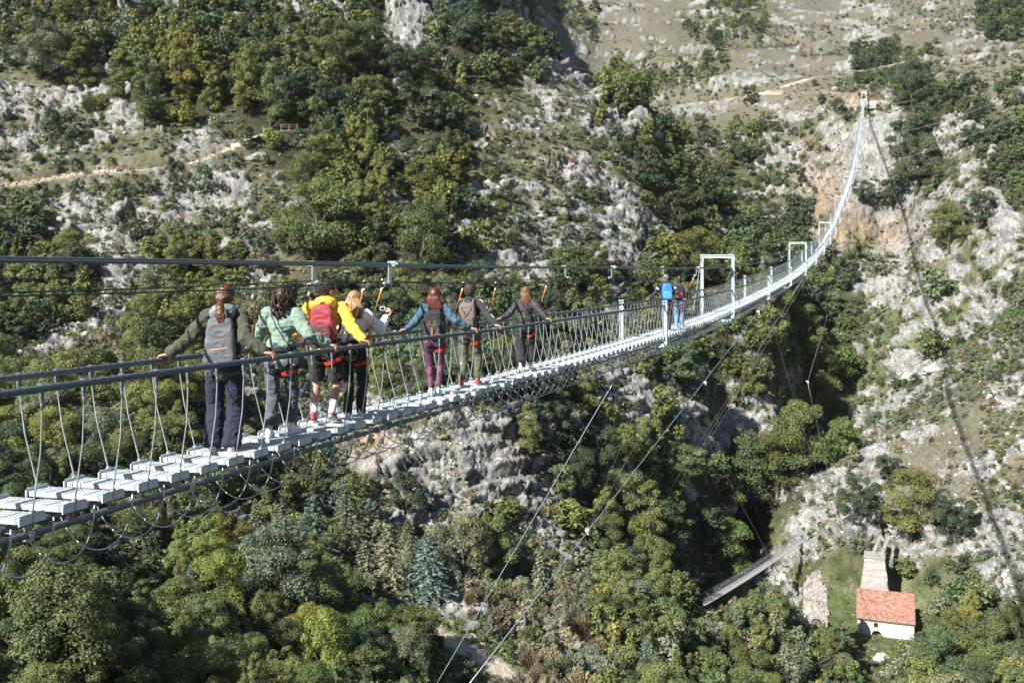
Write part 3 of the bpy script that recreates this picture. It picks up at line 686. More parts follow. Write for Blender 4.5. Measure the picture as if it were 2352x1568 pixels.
# ------------------------------------------------------------------ which plants are objects of their own
def area(p):
    x,y,z,h,wd=p[:5]; return h*h*wd/(y*y)
def inframe(p):
    u,v=UV((p[0],p[1],p[2]+p[3]*0.5)); m=p[3]*0.3*F/p[1]; return -m<u<2352+m and -m<v<1568+m
LIMIT=dict(broad=230,feather=120,oak=260,conifer=60,broom=90)
bykind={}
for p in PLANTS:
    if inframe(p): bykind.setdefault(p[5],[]).append(p)
OWN=[]
for k,l in bykind.items():
    l.sort(key=lambda p:-area(p)); l2=[p for p in l if p[3]*F/p[1]>26 or p[7]]
    OWN+=l2[:LIMIT[k]]
own=set(id(p) for p in OWN)
ZONES=[(60,60,'at the top left corner'),(250,60,'high on the wooded slope'),(500,60,'in the dark hanging wood'),(730,80,'on the shoulder left of the high crag'),(950,60,'around the pale crag at the top'),(1130,120,'by the shaded ridge at the top'),
(80,200,'above the rock knoll on the left slope'),(260,220,'on the slope above the fenced path'),(420,200,'in the sunlit wood above the path bend'),(620,200,'over the path end railing'),(820,220,'right of the path end railing'),(1000,230,'on the evergreen shoulder below the crag'),(1250,200,'along the crest of the left hill'),
(1430,220,'on the tip of the left hill crest'),(1600,130,'in the gully on the far mountain'),(1850,110,'on the dry far mountain'),(2200,60,'near the far summit'),(2100,200,'right of the far anchorage'),(2280,200,'beside the far track'),
(100,330,'among rocks above the fenced path'),(330,330,'behind the path fence'),(560,320,'where the fenced path bends'),(760,340,'under the path end railing'),(930,400,'between the path end and the scree'),(1120,360,'beside the upper scree'),(1330,360,'on the scree of the left hill'),(1560,350,'in the side valley'),(1750,330,'on the spur left of the far anchorage'),(1990,330,'on the cliff under the far anchorage'),(2130,380,'on the buttress right of the far cliff'),(2290,380,'on the right hand cliffs'),
(100,500,'below the dry stone wall'),(330,500,'under the fenced path'),(560,470,'by the rock tower under the path bend'),(730,520,'in the big olive clump at centre left'),(960,520,'in the olive copse above the two cables'),(1180,500,'on the grey scree at centre'),(1400,500,'on the middle of the left hill'),(1620,500,'above the nearest portal frame'),(1800,480,'behind the curve of the bridge'),(2050,540,'at the foot of the far cliff'),(2270,560,'by the grey rock wall'),
(120,640,'just above the safety cables'),(380,640,'above the ponytailed hiker'),(640,630,'above the curly haired hiker'),(900,640,'behind the cable brackets'),(1150,640,'above the hikers in black'),(1400,650,'left of the nearest portal frame'),(1730,640,'between the two nearest portal frames'),(1900,680,'in the shadowed throat of the gorge'),(2060,720,'on the ledges right of the bridge'),(2270,740,'on the bushy ledges of the right bank'),
(120,780,'just above the left handrail'),(380,760,'left of the ponytailed hiker'),(900,780,'between the yellow and denim jackets'),(1350,780,'behind the hanger cables'),(1700,800,'under the nearest portal frame'),(1900,880,'in the gully below the bridge'),(2120,880,'beside the two pale boulders'),
(100,950,'between handrail and steps'),(350,950,'behind the hangers left of the ponytailed hiker'),(900,900,'behind the legs of the hikers'),(1250,950,'under the deck right of the cliff'),(1500,900,'under the bridge netting'),(1700,950,'by the small shaded crag'),(1900,1030,'at the edge of the bare slope'),(2150,1000,'on the bare pale slope'),
(100,1130,'under the first steps'),(400,1150,'below the cable loops'),(650,1120,'left of the conifer stand'),(850,1150,'at the top of the conifer stand'),(1050,1150,'on the banded cliff'),(1300,1130,'right of the banded cliff'),(1500,1150,'above the guy cable knot'),(1730,1130,'in the wood above the small footbridge'),(2000,1180,'above the stone tower'),(2180,1220,'right of the stone tower'),
(80,1330,'at the near left corner'),(350,1300,'in the shaded hollow'),(650,1350,'below the conifer stand at left'),(900,1320,'in the conifer stand'),(1150,1320,'between conifers and guy cables'),(1450,1300,'beside the crossing guy cables'),(1680,1320,'at the low end of the small footbridge'),(1850,1290,'by the ruined wall'),(2130,1340,'beside the red roofed house'),
(100,1480,'in the lower left corner'),(400,1480,'left of the yellow tree'),(600,1500,'around the yellow tree'),(830,1480,'left of the gravel track'),(1080,1440,'above the gravel track'),(1200,1520,'right of the gravel track'),(1450,1480,'in the wood under the guy cables'),(1700,1480,'in the wood below the ruin'),(1950,1530,'below the red roofed house'),(2200,1480,'in the lower right corner')]
ORD=['leftmost','second from left','third from left','fourth from left','fifth from left','sixth from left','seventh from left','eighth from left','ninth from left','tenth from left','eleventh from left','twelfth from left']
def zone(u,v): return min(ZONES,key=lambda z:((z[0]-u)/1.1)**2+((z[1]-v))**2)[2]
CNT=['','one','two','three','four','five','six','seven','eight','nine','ten','eleven','twelve']
def size_word(p):
    px=p[3]*F/p[1]
    return 'large' if px>105 else ('small' if px<48 else '')
sets={}
for p in OWN:
    u,v=UV((p[0],p[1],p[2]+p[3]*0.5))
    key=(' '.join(x for x in (size_word(p),WORD[p[6]],NAME[p[5]][1]) if x),zone(u,v))
    sets.setdefault(key,[]).append((u,p))
rz=random.Random(5)
def plant_object(p,label):
    x,y,z,h,wd,kind,tint,fx=p
    nm,phrase,cat=NAME[kind]
    lod='near' if h*F/y>115 else 'hi'
    ms=CM[lod,kind]; j=rz.randrange(len(ms))
    root=empty(nm,(x,y,z),rz.uniform(0,6.28),label,cat,{'broad':'broadleaf trees on the gorge sides','feather':'pointed trees on the left hill','oak':'evergreen shrubs on the gorge sides','conifer':'conifers below the banded cliff','broom':'broom bushes on the gorge floor'}[kind])
    root.scale=(h*wd,h*wd*rz.uniform(.85,1.15),h); root.rotation_euler.x=rz.uniform(-.1,.1); root.rotation_euler.y=rz.uniform(-.1,.1)
    c=link(bpy.data.objects.new('crown',ms[j]),root); t=TINT[tint]
    k=rz.uniform(0.8,1.22); hu=rz.uniform(-0.1,0.1); c.color=(t[0]*k*(1+hu),t[1]*k,t[2]*k*(1-hu),1)
    link(bpy.data.objects.new('trunk',TR[kind][j%2]),root)
for (desc,zn),l in sets.items():
    l.sort(key=lambda e:e[0]); n=len(l)
    for i,(u,p) in enumerate(l):
        if n==1: lab=f'{desc} {zn}'
        elif n<=12: lab=f'{desc} {zn}, {ORD[i] if i<n-1 else "rightmost"}'
        else: lab=f'{desc} {zn}'
        plant_object(p,lab)
# the rest of the wood and scrub, too many to count: one mesh of leaf clumps
VV=[];QQ=[];CC=[];off=0
def merge(v,q,c,x,y,z,h,wd,tint,k=1.0):
    global off
    a=RS.uniform(0,6.28); ca_,sa=math.cos(a),math.sin(a)
    m=np.empty_like(v); m[:,0]=(v[:,0]*ca_-v[:,1]*sa)*h*wd+x; m[:,1]=(v[:,0]*sa+v[:,1]*ca_)*h*wd+y; m[:,2]=v[:,2]*h+z
    t=np.array(tint)*k*RS.uniform(0.8,1.25); hu=RS.uniform(-0.1,0.1); t=t*np.array([1+hu,1,1-hu])
    VV.append(m); QQ.append(q+off); CC.append(c*t[None]); off+=len(v)
def flush(name,mat,label=None):
    global VV,QQ,CC,off
    me=mesh_np(name,np.concatenate(VV),np.concatenate(QQ),mat=mat,cols=np.concatenate(CC))
    VV=[];QQ=[];CC=[];off=0
    o=link(bpy.data.objects.new(name,me)); tag(o,label,kind='stuff'); return o
nrest=0
for p in PLANTS:
    if id(p) in own: continue
    l=LO[p[5]]; v,q,c=l[RS.randint(len(l))]; merge(v,q,c,*p[:5],TINT[p[6]]); nrest+=1
flush('undergrowth_wood',M_LEAF,'mass of smaller trees and shrubs covering the gorge sides')
# scrub and grass tufts
TU=[p_tuft(9,0.34) for _ in range(8)]
TS=[p_tuft(5,0.5) for _ in range(6)]
def _cl(x,y): return float(fbm(np.array([[x,y,0.]]),26,3,91)[0])
ta=RS.uniform(-0.55,0.55,64000); ty=np.exp(RS.uniform(math.log(60),math.log(760),64000)); nt_=0
for a,y in zip(ta,ty):
    x=a*y; z=ground_z(x,y); u,v=UV((x,y,z))
    if not(-30<u<2380 and -30<v<1600) or not visible(x,y,z+0.4): continue
    c=letter_at(u,v)
    ii=min(max(int(round((a-A0)/(A1-A0)*(NA-1))),0),NA-1); kk=min(int(np.searchsorted(DY,y)),NR-1); rk_=rock[kk*NA+ii]
    if PM[kk,ii]>0.2 or RS.rand()<rk_*0.6: continue
    if c in 'ST' and _cl(x,y)<RS.uniform(-.5,.35): continue
    if c=='G' or YARD[kk,ii]>0.3: tt=pick(('bright',.5),('green',.3),('tan',.2)); h=RS.uniform(0.15,0.5)
    elif c=='S': tt=pick(('tan',.45),('greygreen',.3),('brown',.2),('dark',.05)); h=RS.uniform(0.35,1.0)
    else: tt=pick(('greygreen',.3),('olive',.3),('tan',.25),('dark',.15)); h=RS.uniform(0.3,0.95)
    tu=TU if y<260 else TS
    v_,q_,c_=tu[RS.randint(len(tu))]; merge(v_,q_,c_,x,y,z-0.05,h,RS.uniform(1.2,2.2),TINT[tt]); nt_+=1
flush('grass',M_TWIG,'dry grass tufts and low scrub between the rocks')
# loose stones
def stone():
    b=bmesh.new(); bmesh.ops.create_icosphere(b,subdivisions=1,radius=1.0)
    for v in b.verts:
        v.co*=RS.uniform(0.75,1.15); v.co.z*=0.7; v.co.x=max(-0.8,min(0.8,v.co.x)); v.co.y=max(-0.75,min(0.75,v.co.y))
    vs=np.array([v.co[:] for v in b.verts],np.float32); fs=np.array([[v.index for v in f.verts] for f in b.faces]); b.free(); return vs,fs
ST=[stone() for _ in range(8)]; SV=[];SF=[];so=0
sa_=RS.uniform(-0.55,0.55,16000); sy=np.exp(RS.uniform(math.log(75),math.log(700),16000))
for a,y in zip(sa_,sy):
    x=a*y; z=ground_z(x,y); u,v=UV((x,y,z))
    if not(-30<u<2380 and -30<v<1600) or not visible(x,y,z+0.4): continue
    ii=min(max(int(round((a-A0)/(A1-A0)*(NA-1))),0),NA-1); kk=min(int(np.searchsorted(DY,y)),NR-1); rk_=rock[kk*NA+ii]
    c=letter_at(u,v); pr_=0.10+0.5*rk_+(0.45 if c=='S' else 0)+(0.25 if c in 'RM' else 0)
    if PM[kk,ii]>0.1 or YARD[kk,ii]>0.4 or RS.rand()>pr_: continue
    if y>360 and RS.rand()<.75: continue
    vs,fs=ST[RS.randint(8)]; s=RS.uniform(0.10,0.34)*(1.0+1.2*(RS.rand()<0.08)); an=RS.uniform(0,6.28); R=np.array([[math.cos(an),-math.sin(an),0],[math.sin(an),math.cos(an),0],[0,0,1]])
    SV.append((vs*s)@R.T+np.array([x,y,z+0.1*s])); SF.append(fs+so); so+=len(vs)
M_ROCK=plain('limestone',(0.46,0.45,0.42),0.95,var=0.4,scale=1.5,bump=0.6,bscale=5)
me=mesh_np('rubble',np.concatenate(SV),tris=np.concatenate(SF),mat=M_ROCK)
tag(link(bpy.data.objects.new('rubble',me)),'pale loose limestone strewn over the slopes',kind='stuff')
print('PLANTS',len(PLANTS),'own',len(OWN),{k:len(v) for k,v in bykind.items()},'rest',nrest,'tufts',nt_,'stones',len(SV))
# ------------------------------------------------------------------ the suspension footbridge
TD=Vector((0.3481,0.9375,0)); NR_=Vector((0.9375,-0.3481,0)); BRZ=-math.atan2(0.3481,0.9375)
ZK=[(1,-1.84),(7.5,-1.905),(10.3,-1.945),(12.4,-1.975),(15.1,-2.03),(18.9,-2.08),(25,-2.14),(31.8,-2.17),(40.84,-2.10),(60,-1.62),(78.8,-.86),(97,.42),(115.1,2.15),(133,4.5),(152.3,7.6),(186,13.3),(222,20.3),(282,36.2),(342,55.3)]
_zx=np.array([k[0] for k in ZK]); _zy=np.array([k[1] for k in ZK])
def _spl():
    n=len(_zx); h=np.diff(_zx); A=np.eye(n); r=np.zeros(n)
    for i in range(1,n-1):
        A[i,i-1]=h[i-1]; A[i,i]=2*(h[i-1]+h[i]); A[i,i+1]=h[i]; r[i]=6*((_zy[i+1]-_zy[i])/h[i]-(_zy[i]-_zy[i-1])/h[i-1])
    return np.linalg.solve(A,r)
_zm=_spl()
def Zd(y):
    i=int(min(max(np.searchsorted(_zx,y)-1,0),len(_zx)-2)); h=_zx[i+1]-_zx[i]; a=(_zx[i+1]-y)/h; b=1-a
    return float(a*_zy[i]+b*_zy[i+1]+((a**3-a)*_zm[i]+(b**3-b)*_zm[i+1])*h*h/6)
def roll(y): return 0.035*min(1,max(0,1-(y-9)/20))      # the deck sways a little to one side near the walkers
def B(y,r=0.0,dz=0.0):
    return Vector((0.3713*y-6.783,y,Zd(y)+dz+r*roll(y)))+NR_*r
bridge=empty('suspension_bridge',B(7.0),BRZ,'long pale steel rope footbridge with white portal frames crossing the gorge','footbridge')
bpy.context.view_layer.update()
BINV=bridge.matrix_world.inverted()
def bpart(mb,name,mats,smooth=False):
    mb.v=[tuple(BINV@Vector(v)) for v in mb.v]
    return mb.build(name,mats,bridge,smooth)
M_CABLE=plain('rope_steel',(0.16,0.185,0.20),0.55,0.45,var=0.2,scale=30,bump=0.3,bscale=160)
M_WIRE=plain('bright_wire',(0.50,0.53,0.55),0.4,0.6,var=0.25,scale=14)
M_DARKW=plain('dark_wire',(0.05,0.055,0.06),0.6,0.3,var=0.3,scale=14)
M_WHITE=plain('galvanised_white',(0.50,0.60,0.62),0.45,0.1,var=0.07,scale=5)
M_STEEL=plain('zinc_steel',(0.44,0.47,0.49),0.4,0.6,var=0.2,scale=25)
# perforated step plate: rows of narrow slots
m_step,nt,b=new_mat('perforated_step')
tc=nt.nodes.new('ShaderNodeTexCoord'); mp=nt.nodes.new('ShaderNodeMapping'); mp.inputs['Scale'].default_value=(26,17,1); nt.links.new(tc.outputs['Object'],mp.inputs[0])
sx=nt.nodes.new('ShaderNodeSeparateXYZ'); nt.links.new(mp.outputs[0],sx.inputs[0])
fx=math_n(nt,'FRACT',sx.outputs[0]); fy=math_n(nt,'FRACT',sx.outputs[1])
slot=math_n(nt,'MULTIPLY',math_n(nt,'LESS_THAN',fx,0.66),math_n(nt,'LESS_THAN',fy,0.22))
geo=nt.nodes.new('ShaderNodeNewGeometry'); sn=nt.nodes.new('ShaderNodeSeparateXYZ'); nt.links.new(geo.outputs['Normal'],sn.inputs[0])
slot=math_n(nt,'MULTIPLY',slot,math_n(nt,'GREATER_THAN',sn.outputs[2],0.7))
f=noise_n(nt,9,4,0.6,tc.outputs['Object']); rr_=ramp(nt,[(0.28,(0.46,0.51,0.54)),(0.7,(0.66,0.70,0.72))]); nt.links.new(f,rr_.inputs[0])
nt.links.new(mix(nt,slot,rr_.outputs[0],(0.03,0.035,0.04)),b.inputs['Base Color']); b.inputs['Roughness'].default_value=0.5; b.inputs['Metallic'].default_value=0.15
def plank_mb(o=Vector((0,0,0)),fine=True,mb=None):
    """one step: perforated plate folded down at the long edges, rounded bracket plate at each end (local: x across, y along the bridge)"""
    b=mb or MB(); n0=len(b.v)
    b.box((0.03,0,-0.004),(0.78,0.205,0.008)); b.box((0.03,-0.100,-0.024),(0.78,0.006,0.032)); b.box((0.03,0.100,-0.024),(0.78,0.006,0.032))
    if fine:
        for x in (-0.17,0.03,0.23): b.box((x,0,0.001),(0.008,0.22,0.004),m=1)
    for s in (-1,1):
        x=0.03+s*0.402
        if fine:
            pr=[(-0.125,-0.050),(0.125,-0.050),(0.125,0.008),(0.10,0.026),(-0.10,0.026),(-0.125,0.008)]
            vs=[(x-0.006,y,z) for y,z in pr]+[(x+0.006,y,z) for y,z in pr]; n=len(pr)
            b.add(vs,[tuple(range(n))[::-1] if s>0 else tuple(range(n))[::-1],tuple(range(n,2*n))]+[(i,(i+1)%n,n+(i+1)%n,n+i) for i in range(n)],0)
            b.box((x,0.0,0.034),(0.03,0.03,0.02),m=1)
        else: b.box((x,0,-0.02),(0.012,0.26,0.10))
    return b
STEP=0.415*0.9375
ys=np.arange(6.42,341.5,STEP)
PL=plank_mb().mesh('step_plank',[m_step,M_STEEL])
REST_P=MB(); RZB=Matrix.Rotation(BRZ,3,'Z')
def put_local(dst,src,y,yaw=True,dz=0.0):
    o=B(y,0,dz); dst.add([o+RZB@Vector(v) for v in src.v],src.f); dst.m[-len(src.f):]=src.m
coarse=plank_mb(fine=False)
rp=random.Random(3)
nvis=0
for y in ys:
    if nvis<100 and B(y,0.5).x/y*F+CU>-90:
        o=bpy.data.objects.new('step_plank',PL); link(o,bridge); p=BINV@B(y,0,0); o.location=p; o.rotation_euler=(rp.uniform(-.012,.012),rp.uniform(-.008,.008)-roll(y),rp.uniform(-.006,.006)); nvis+=1
    elif nvis>=100 and y<342: put_local(REST_P,coarse,y)
o=bpart(REST_P,'step_plank',[m_step,M_STEEL]); o['kind']='stuff'
RH=0.95; RR=0.55
# hand ropes, deck ropes
def run(r,dz,y0=1.0,y1=342,st=1.0):
    n=[];y=y0
    while y<y1: n.append(y); y+=st*(1 if y<60 else 3)
    return [B(y,r,dz(y) if callable(dz) else dz) for y in n+[y1]]
def laid(mb,r,dz,rad,y0=5.5,y1=16.0):
    # wire rope with its strands showing: a lobed section twisting along the line
    n=int((y1-y0)/0.022); k=18; o=len(mb.v)
    for i in range(n+1):
        c=B(y0+(y1-y0)*i/n,r,dz)
        for q in range(k):
            a=2*math.pi*q/k; w=rad*(1+.09*math.cos(6*(a-i*0.30))); mb.v.append(tuple(c+NR_*(w*math.cos(a))+Vector((0,0,w*math.sin(a)))))
    for i in range(n):
        for q in range(k): mb.f.append((o+i*k+q,o+i*k+(q+1)%k,o+(i+1)*k+(q+1)%k,o+(i+1)*k+q)); mb.m.append(0)
for s in (-1,1):
    mb=MB(); laid(mb,s*RR,RH,0.0275); mb.tube(run(s*RR,RH,16.0),0.027,10); bpart(mb,'handrail_rope',M_CABLE,True)
    mb=MB(); laid(mb,s*.36,-.150,.0265); mb.tube(run(s*0.36,-0.150,16.0),0.026,10); bpart(mb,'deck_rope',M_CABLE,True)
    mb=MB(); mb.tube(run(s*0.22,-0.10),0.025,10); bpart(mb,'lower_rope',M_CABLE,True)
# overhead ropes and life lines
def HZ(y): return float(np.interp(y,[3,7,12.75,23,33.3,40.84],[1.90,1.925,1.95,1.99,1.955,1.85]))
BRK=[4.0,12.75,23.0,33.3]+[40.84+10*k for k in range(1,30)]
def LZ(y):
    for a,c in zip(BRK,BRK[1:]):
        if a<=y<=c: t=(y-a)/(c-a); return HZ(y)-0.215-0.06*4*t*(1-t)*(1 if y<40 else 0.3)
    return HZ(y)-0.215
for s in (-1,1):
    mb=MB(); mb.tube(run(s*RR,lambda y:HZ(y)-s*RR*roll(y)),0.0125,8); mb.tube(run(s*RR+0.03,lambda y:HZ(y)-0.020-s*RR*roll(y)),0.009,8); bpart(mb,'overhead_rope',M_CABLE,True)
    mb=MB(); mb.tube(run(s*0.52,lambda y:LZ(y)-s*.52*roll(y),st=0.7),0.0075,6); bpart(mb,'life_line',M_DARKW,True)
bk=MB()
bk.box((0,0,-0.10),(0.010,0.055,0.26)); bk.box((0.03,0,0.02),(0.09,0.035,0.028)); bk.box((0.03,0,-0.022),(0.07,0.03,0.02)); bk.box((-0.03,0,-0.215),(0.08,0.05,0.02)); bk.box((-0.04,0,-0.235),(0.03,0.09,0.022)); bk.tube([(-0.02,0,0.0),(0.09,0,0.0)],0.012,8)
BKM=bk.mesh('rope_bracket',M_STEEL)
for y in BRK[1:16]:
    for s in (-1,1):
        o=bpy.data.objects.new('rope_bracket',BKM); link(o,bridge); o.location=BINV@B(y,s*RR,HZ(y)-s*RR*roll(y)); o.rotation_euler=(0,0,0 if s>0 else math.pi); o.scale=(1.25,1.35,1.05)
# hangers: wire from the hand rope to the step bracket, with fork clamp
def hanger_mb(s):
    b=MB(); b.tube([(s*0.55,0,RH-0.06),(s*0.548,0.004,RH-0.14),(s*0.50+.015,0.012*s,RH*0.5),(s*0.405+.03,0,0.03),(s*0.405+.03,0,-0.06)],0.0062,6)
    b.tube([(s*0.55,0,RH-0.075),(s*0.549,0,RH-0.16)],0.0105,7,m=1); return b
def clamp_mb(s):
    b=MB(); b.tube([(s*0.55,-0.016,RH),(s*0.55,0.016,RH)],0.036,12); b.box((s*0.55,0,RH-0.045),(0.02,0.03,0.06)); b.box((s*0.55,0,RH-0.085),(0.014,0.022,0.05),taper=1.5); return b
HM={s:(hanger_mb(s).mesh('hanger',[M_WIRE,M_STEEL],True),clamp_mb(s).mesh('clamp',M_CABLE,False)) for s in (-1,1)}
REST_H=MB(); cnt=0
def hanger_lo(s):
    b=MB(); b.tube([(s*0.55,0,RH),(s*0.55,0,RH-0.1)],0.012,4); b.tube([(s*0.55,0,RH-0.1),(s*0.405+.03,0,0)],0.0062,4,False); return b
HL={s:hanger_lo(s) for s in (-1,1)}
for y in ys:
    for s in (-1,1):
        u=UV(B(y,s*RR,RH))[0]
        if u<-60: continue
        if cnt<100:
            o=bpy.data.objects.new('hanger',HM[s][0]); link(o,bridge); o.location=BINV@B(y); o.rotation_euler=(0,-roll(y),0); c=bpy.data.objects.new('clamp',HM[s][1]); link(c,o); cnt+=1
        elif y<300: put_local(REST_H,HL[s],y)
o=bpart(REST_H,'hanger',M_WIRE); o['kind']='stuff'
# wire loops slung under the deck
def loop_mb(n=18,k=6):
    b=MB(); pts=[]
    for i in range(n+1):
        a=math.pi*i/n; x=0.03-0.41*math.cos(a); z=-0.05-0.49*math.sin(a)**0.85
        pts.append((x,0.02*math.sin(2*a),z))
    b.tube(pts,0.0072,k); return b
LM_=loop_mb().mesh('cable_loop',M_WIRE,True); REST_L=MB(); lo=loop_mb(9,4); cnt=0
for y in ys:
    yy=y+STEP*0.5
    if UV(B(yy,0.48,-0.3))[0]<-200: continue
    if cnt<100: o=bpy.data.objects.new('cable_loop',LM_); link(o,bridge); o.location=BINV@B(yy); o.rotation_euler=(0,-roll(yy),rp.uniform(-.03,.03)); cnt+=1
    elif yy<160: put_local(REST_L,lo,yy)
o=bpart(REST_L,'cable_loop',M_WIRE); o['kind']='stuff'
for x,z in ((0,-0.545),(-0.28,-0.46),(0.28,-0.46),(-0.37,-0.3),(0.43,-0.3)):
    mb=MB(); mb.tube(run(x,z,24,170),0.006,5,False); bpart(mb,'netting_wire',M_WIRE)
# rope clamps under the deck
cm=MB(); cm.box((-0.36,0,-0.15),(0.072,0.045,0.072)); cm.box((0.36,0,-0.15),(0.072,0.045,0.072)); cm.bar((-0.33,0,-0.135),(0.33,0,-0.135),0.035,0.022)
CMM=cm.mesh('cross_clamp',M_STEEL)
for k in range(22):
    o=bpy.data.objects.new('cross_clamp',CMM); link(o,bridge); o.location=BINV@B(7.62+k*1.72)
# portal frames and railing posts
PORT=[40.84,78.8,115.1,152.3,187,222,262,302]
def hbeam(b,p,q,w,d,side):
    """H section bar: two flanges and a web"""
    p=Vector(p); q=Vector(q); up=Vector((0,1,0)) 
    ax=(q-p).normalized(); x=ax.cross(up).normalized()
    b.bar(p+x*(w/2-0.006),q+x*(w/2-0.006),0.012,d,up=ax.cross(Vector((0,0,1))) if abs(ax.z)<.5 else up)
    b.bar(p-x*(w/2-0.006),q-x*(w/2-0.006),0.012,d,up=up); b.bar(p,q,w-0.024,0.014,up=up)
def col_part(s,z0,z1,name):
    b=MB(); x=s*0.625
    for dx in (-0.052,0.052): b.box((x+dx,0,(z0+z1)/2),(0.014,0.115,z1-z0))
    b.box((x,0,(z0+z1)/2),(0.09,0.016,z1-z0-0.004))
    b.bar((x,0,z0+0.02),(x-s*0.20,0,z0-0.17),0.10,0.10,up=(0,1,0))                     # cranked foot
    b.box((x-s*0.055,-0.02,RH),(0.07,0.16,0.07),m=1)                                    # hand rope saddle
    b.box((x-s*0.045,-0.02,0.03),(0.06,0.14,0.09),m=1)
    return b
def mesh_set():
    d={}
    for s in (-1,1):
        d['c',s]=col_part(s,-0.16,2.30,'column').mesh('column',[M_WHITE,M_STEEL])
        p=col_part(s,-0.16,1.04,'post'); p.box((s*0.625,0,1.055),(0.14,0.14,0.02)); d['p',s]=p.mesh('railing_post',[M_WHITE,M_STEEL])
    t=MB(); t.box((0,0,2.365),(1.40,0.13,0.016)); t.box((0,0,2.245),(1.118,0.13,0.016)); t.box((0,0,2.305),(1.36,0.014,0.104)); t.box((0,-0.058,2.345),(1.40,0.014,0.022)); d['b']=t.mesh('top_beam',M_WHITE)
    t=MB(); t.box((0,0,-0.30),(0.86,0.10,0.10)); t.box((0,0,-0.24),(0.86,0.14,0.016)); d['x']=t.mesh('cross_beam',M_WHITE)
    return d
MS=mesh_set()
for k,y in enumerate(PORT):
    pf=bpy.data.objects.new('portal_frame',MS['b']); link(pf,bridge); pf.location=BINV@B(y)
    for s in (-1,1):
        c=bpy.data.objects.new('column',MS['c',s]); link(c,pf)
        g=MB(); a=BINV@B(y,s*0.66,2.3)-pf.location; e=BINV@B(y+s*1.9,s*0.62,RH-0.75)-pf.location; g.tube([a,e],0.014,6); g.build('stay',M_WIRE,pf)
    c=bpy.data.objects.new('cross_beam',MS['x']); link(c,pf)
    for j in (1,2):
        y2=y-(12.6 if k==0 else (PORT[k]-PORT[k-1])/3)*j
        if k==0 and j==2: continue
        for s in (-1,1):
            o=bpy.data.objects.new('railing_post',MS['p',s]); link(o,bridge); o.location=BINV@B(y2)
        c=bpy.data.objects.new('cross_beam',MS['x']); link(c,bridge); c.location=BINV@B(y2)
# coil of spare rope on the nearest portal
t=MB()
for q in range(3):
    t.tube([(0.56+0.02*q+0.0*math.cos(a),-0.08+0.05*math.cos(a)-0.01*q,1.66+0.15*math.sin(a)) for a in np.linspace(0,6.28,15)],0.012,6)
o=t.build('rope_coil',M_DARKW,bridge,True); o.location=BINV@B(PORT[0])
# far anchorage
t=MB(); e=B(342); 
for s in (-1,1): t.box(tuple(B(342,s*0.72,0.9)),(0.22,0.3,2.6),RZB)
t.box(tuple(B(342,0,2.32)),(1.7,0.26,0.22),RZB); t.box(tuple(B(343.4,0,-1.5)),(2.2,2.4,2.4),RZB)
bpart(t,'far_anchorage',M_WHITE)
# guy ropes: wind bracing under the bridge
def gy(a,bb,r,parent=True,sag=0.0,mat=None):
    a=Vector(a); bb=Vector(bb); pts=[a.lerp(bb,i/10)+Vector((0,0,-sag*4*(i/10)*(1-i/10))) for i in range(11)]
    mb=MB(); mb.tube(pts,r,6); return mb
foot=lambda y,s: B(y,s*0.45,-0.36)
KN=P3(1350,1220,44.0)
mid=P3(1742,718,61.0)
for a,bb,r in ((P3(1062,1590,30.5),P3(1866,556,96.0),0.017),
               (B(24.4,0.47,-0.35),P3(985,1600,26.0),0.010),(B(28.2,0.45,-0.3),KN,0.008),(B(33.5,0.47,-0.3),KN,0.008),
               (B(78.8,0.45,-0.3),P3(1560,1112,118),0.022),(B(82,0.45,-0.3),P3(1535,1130,120),0.018),(B(91,0.45,-0.3),P3(1600,1060,122),0.018),
               (foot(28.24,1),P3(1930,1580,110),0.013),(foot(53.5,1),P3(1892,1140,168),0.016),(foot(66,1),mid,0.012),
               (foot(40.84,1),P3(1640,905,90),0.014),(foot(78.8,1)+Vector((2.2,1,-3.0)),P3(1855,878,84.5),0.026),(P3(1855,878,84.5),P3(1934,1222,96),0.028),(P3(1934,1222,96),P3(2026,1510,first_hit(2026,1518)[0]-.4),0.03),(foot(78.8,1),foot(78.8,1)+Vector((2.2,1,-3.0)),0.02),
               (foot(91.2,1),foot(91.2,1)+Vector((2.3,1,-3.2)),0.02),(foot(103.4,1),foot(103.4,1)+Vector((2.5,1,-3.4)),0.02)):
    bpart(gy(a,bb,r),'guy_rope',M_WIRE,True)
for p,s in ((KN,0.20),(P3(1620,880,72.0),0.2),(mid,0.2),(P3(1855,878,84.5),0.22),(P3(1934,1222,96),0.25)):
    t=MB(); t.box(p,(s*0.6,s*1.6,s*0.5),RZB@Matrix.Rotation(-0.5,3,'X')); t.box(p+Vector((0,0.1,0.1)),(s,s*0.4,s*0.4),RZB); t.ball(p-Vector((0,s,s*.3)),s*0.3,8,6); bpart(t,'rope_socket',M_STEEL)
# wires across the valley
M_FAINT=plain('thin_wire',(0.42,0.44,0.46),0.5,0.3)
for a,bb,lab in (((1140,150,256),(1990,400,330),'thin grey wire slanting across the left hill from the shaded ridge'),((1205,118,262),(1640,215,400),'fainter upper wire above the left hill crest'),
                 ((2420,170,250),(2060,305,318),'thin wire from the right hand cliffs towards the far track'),((2420,235,240),(1860,420,345),'thin wire sagging in front of the far cliff')):
    mb=gy(P3(*a),P3(*bb),0.045,sag=2.0); tag(mb.build('overhead_wire',M_FAINT),lab,'wire','wires strung across the valley')
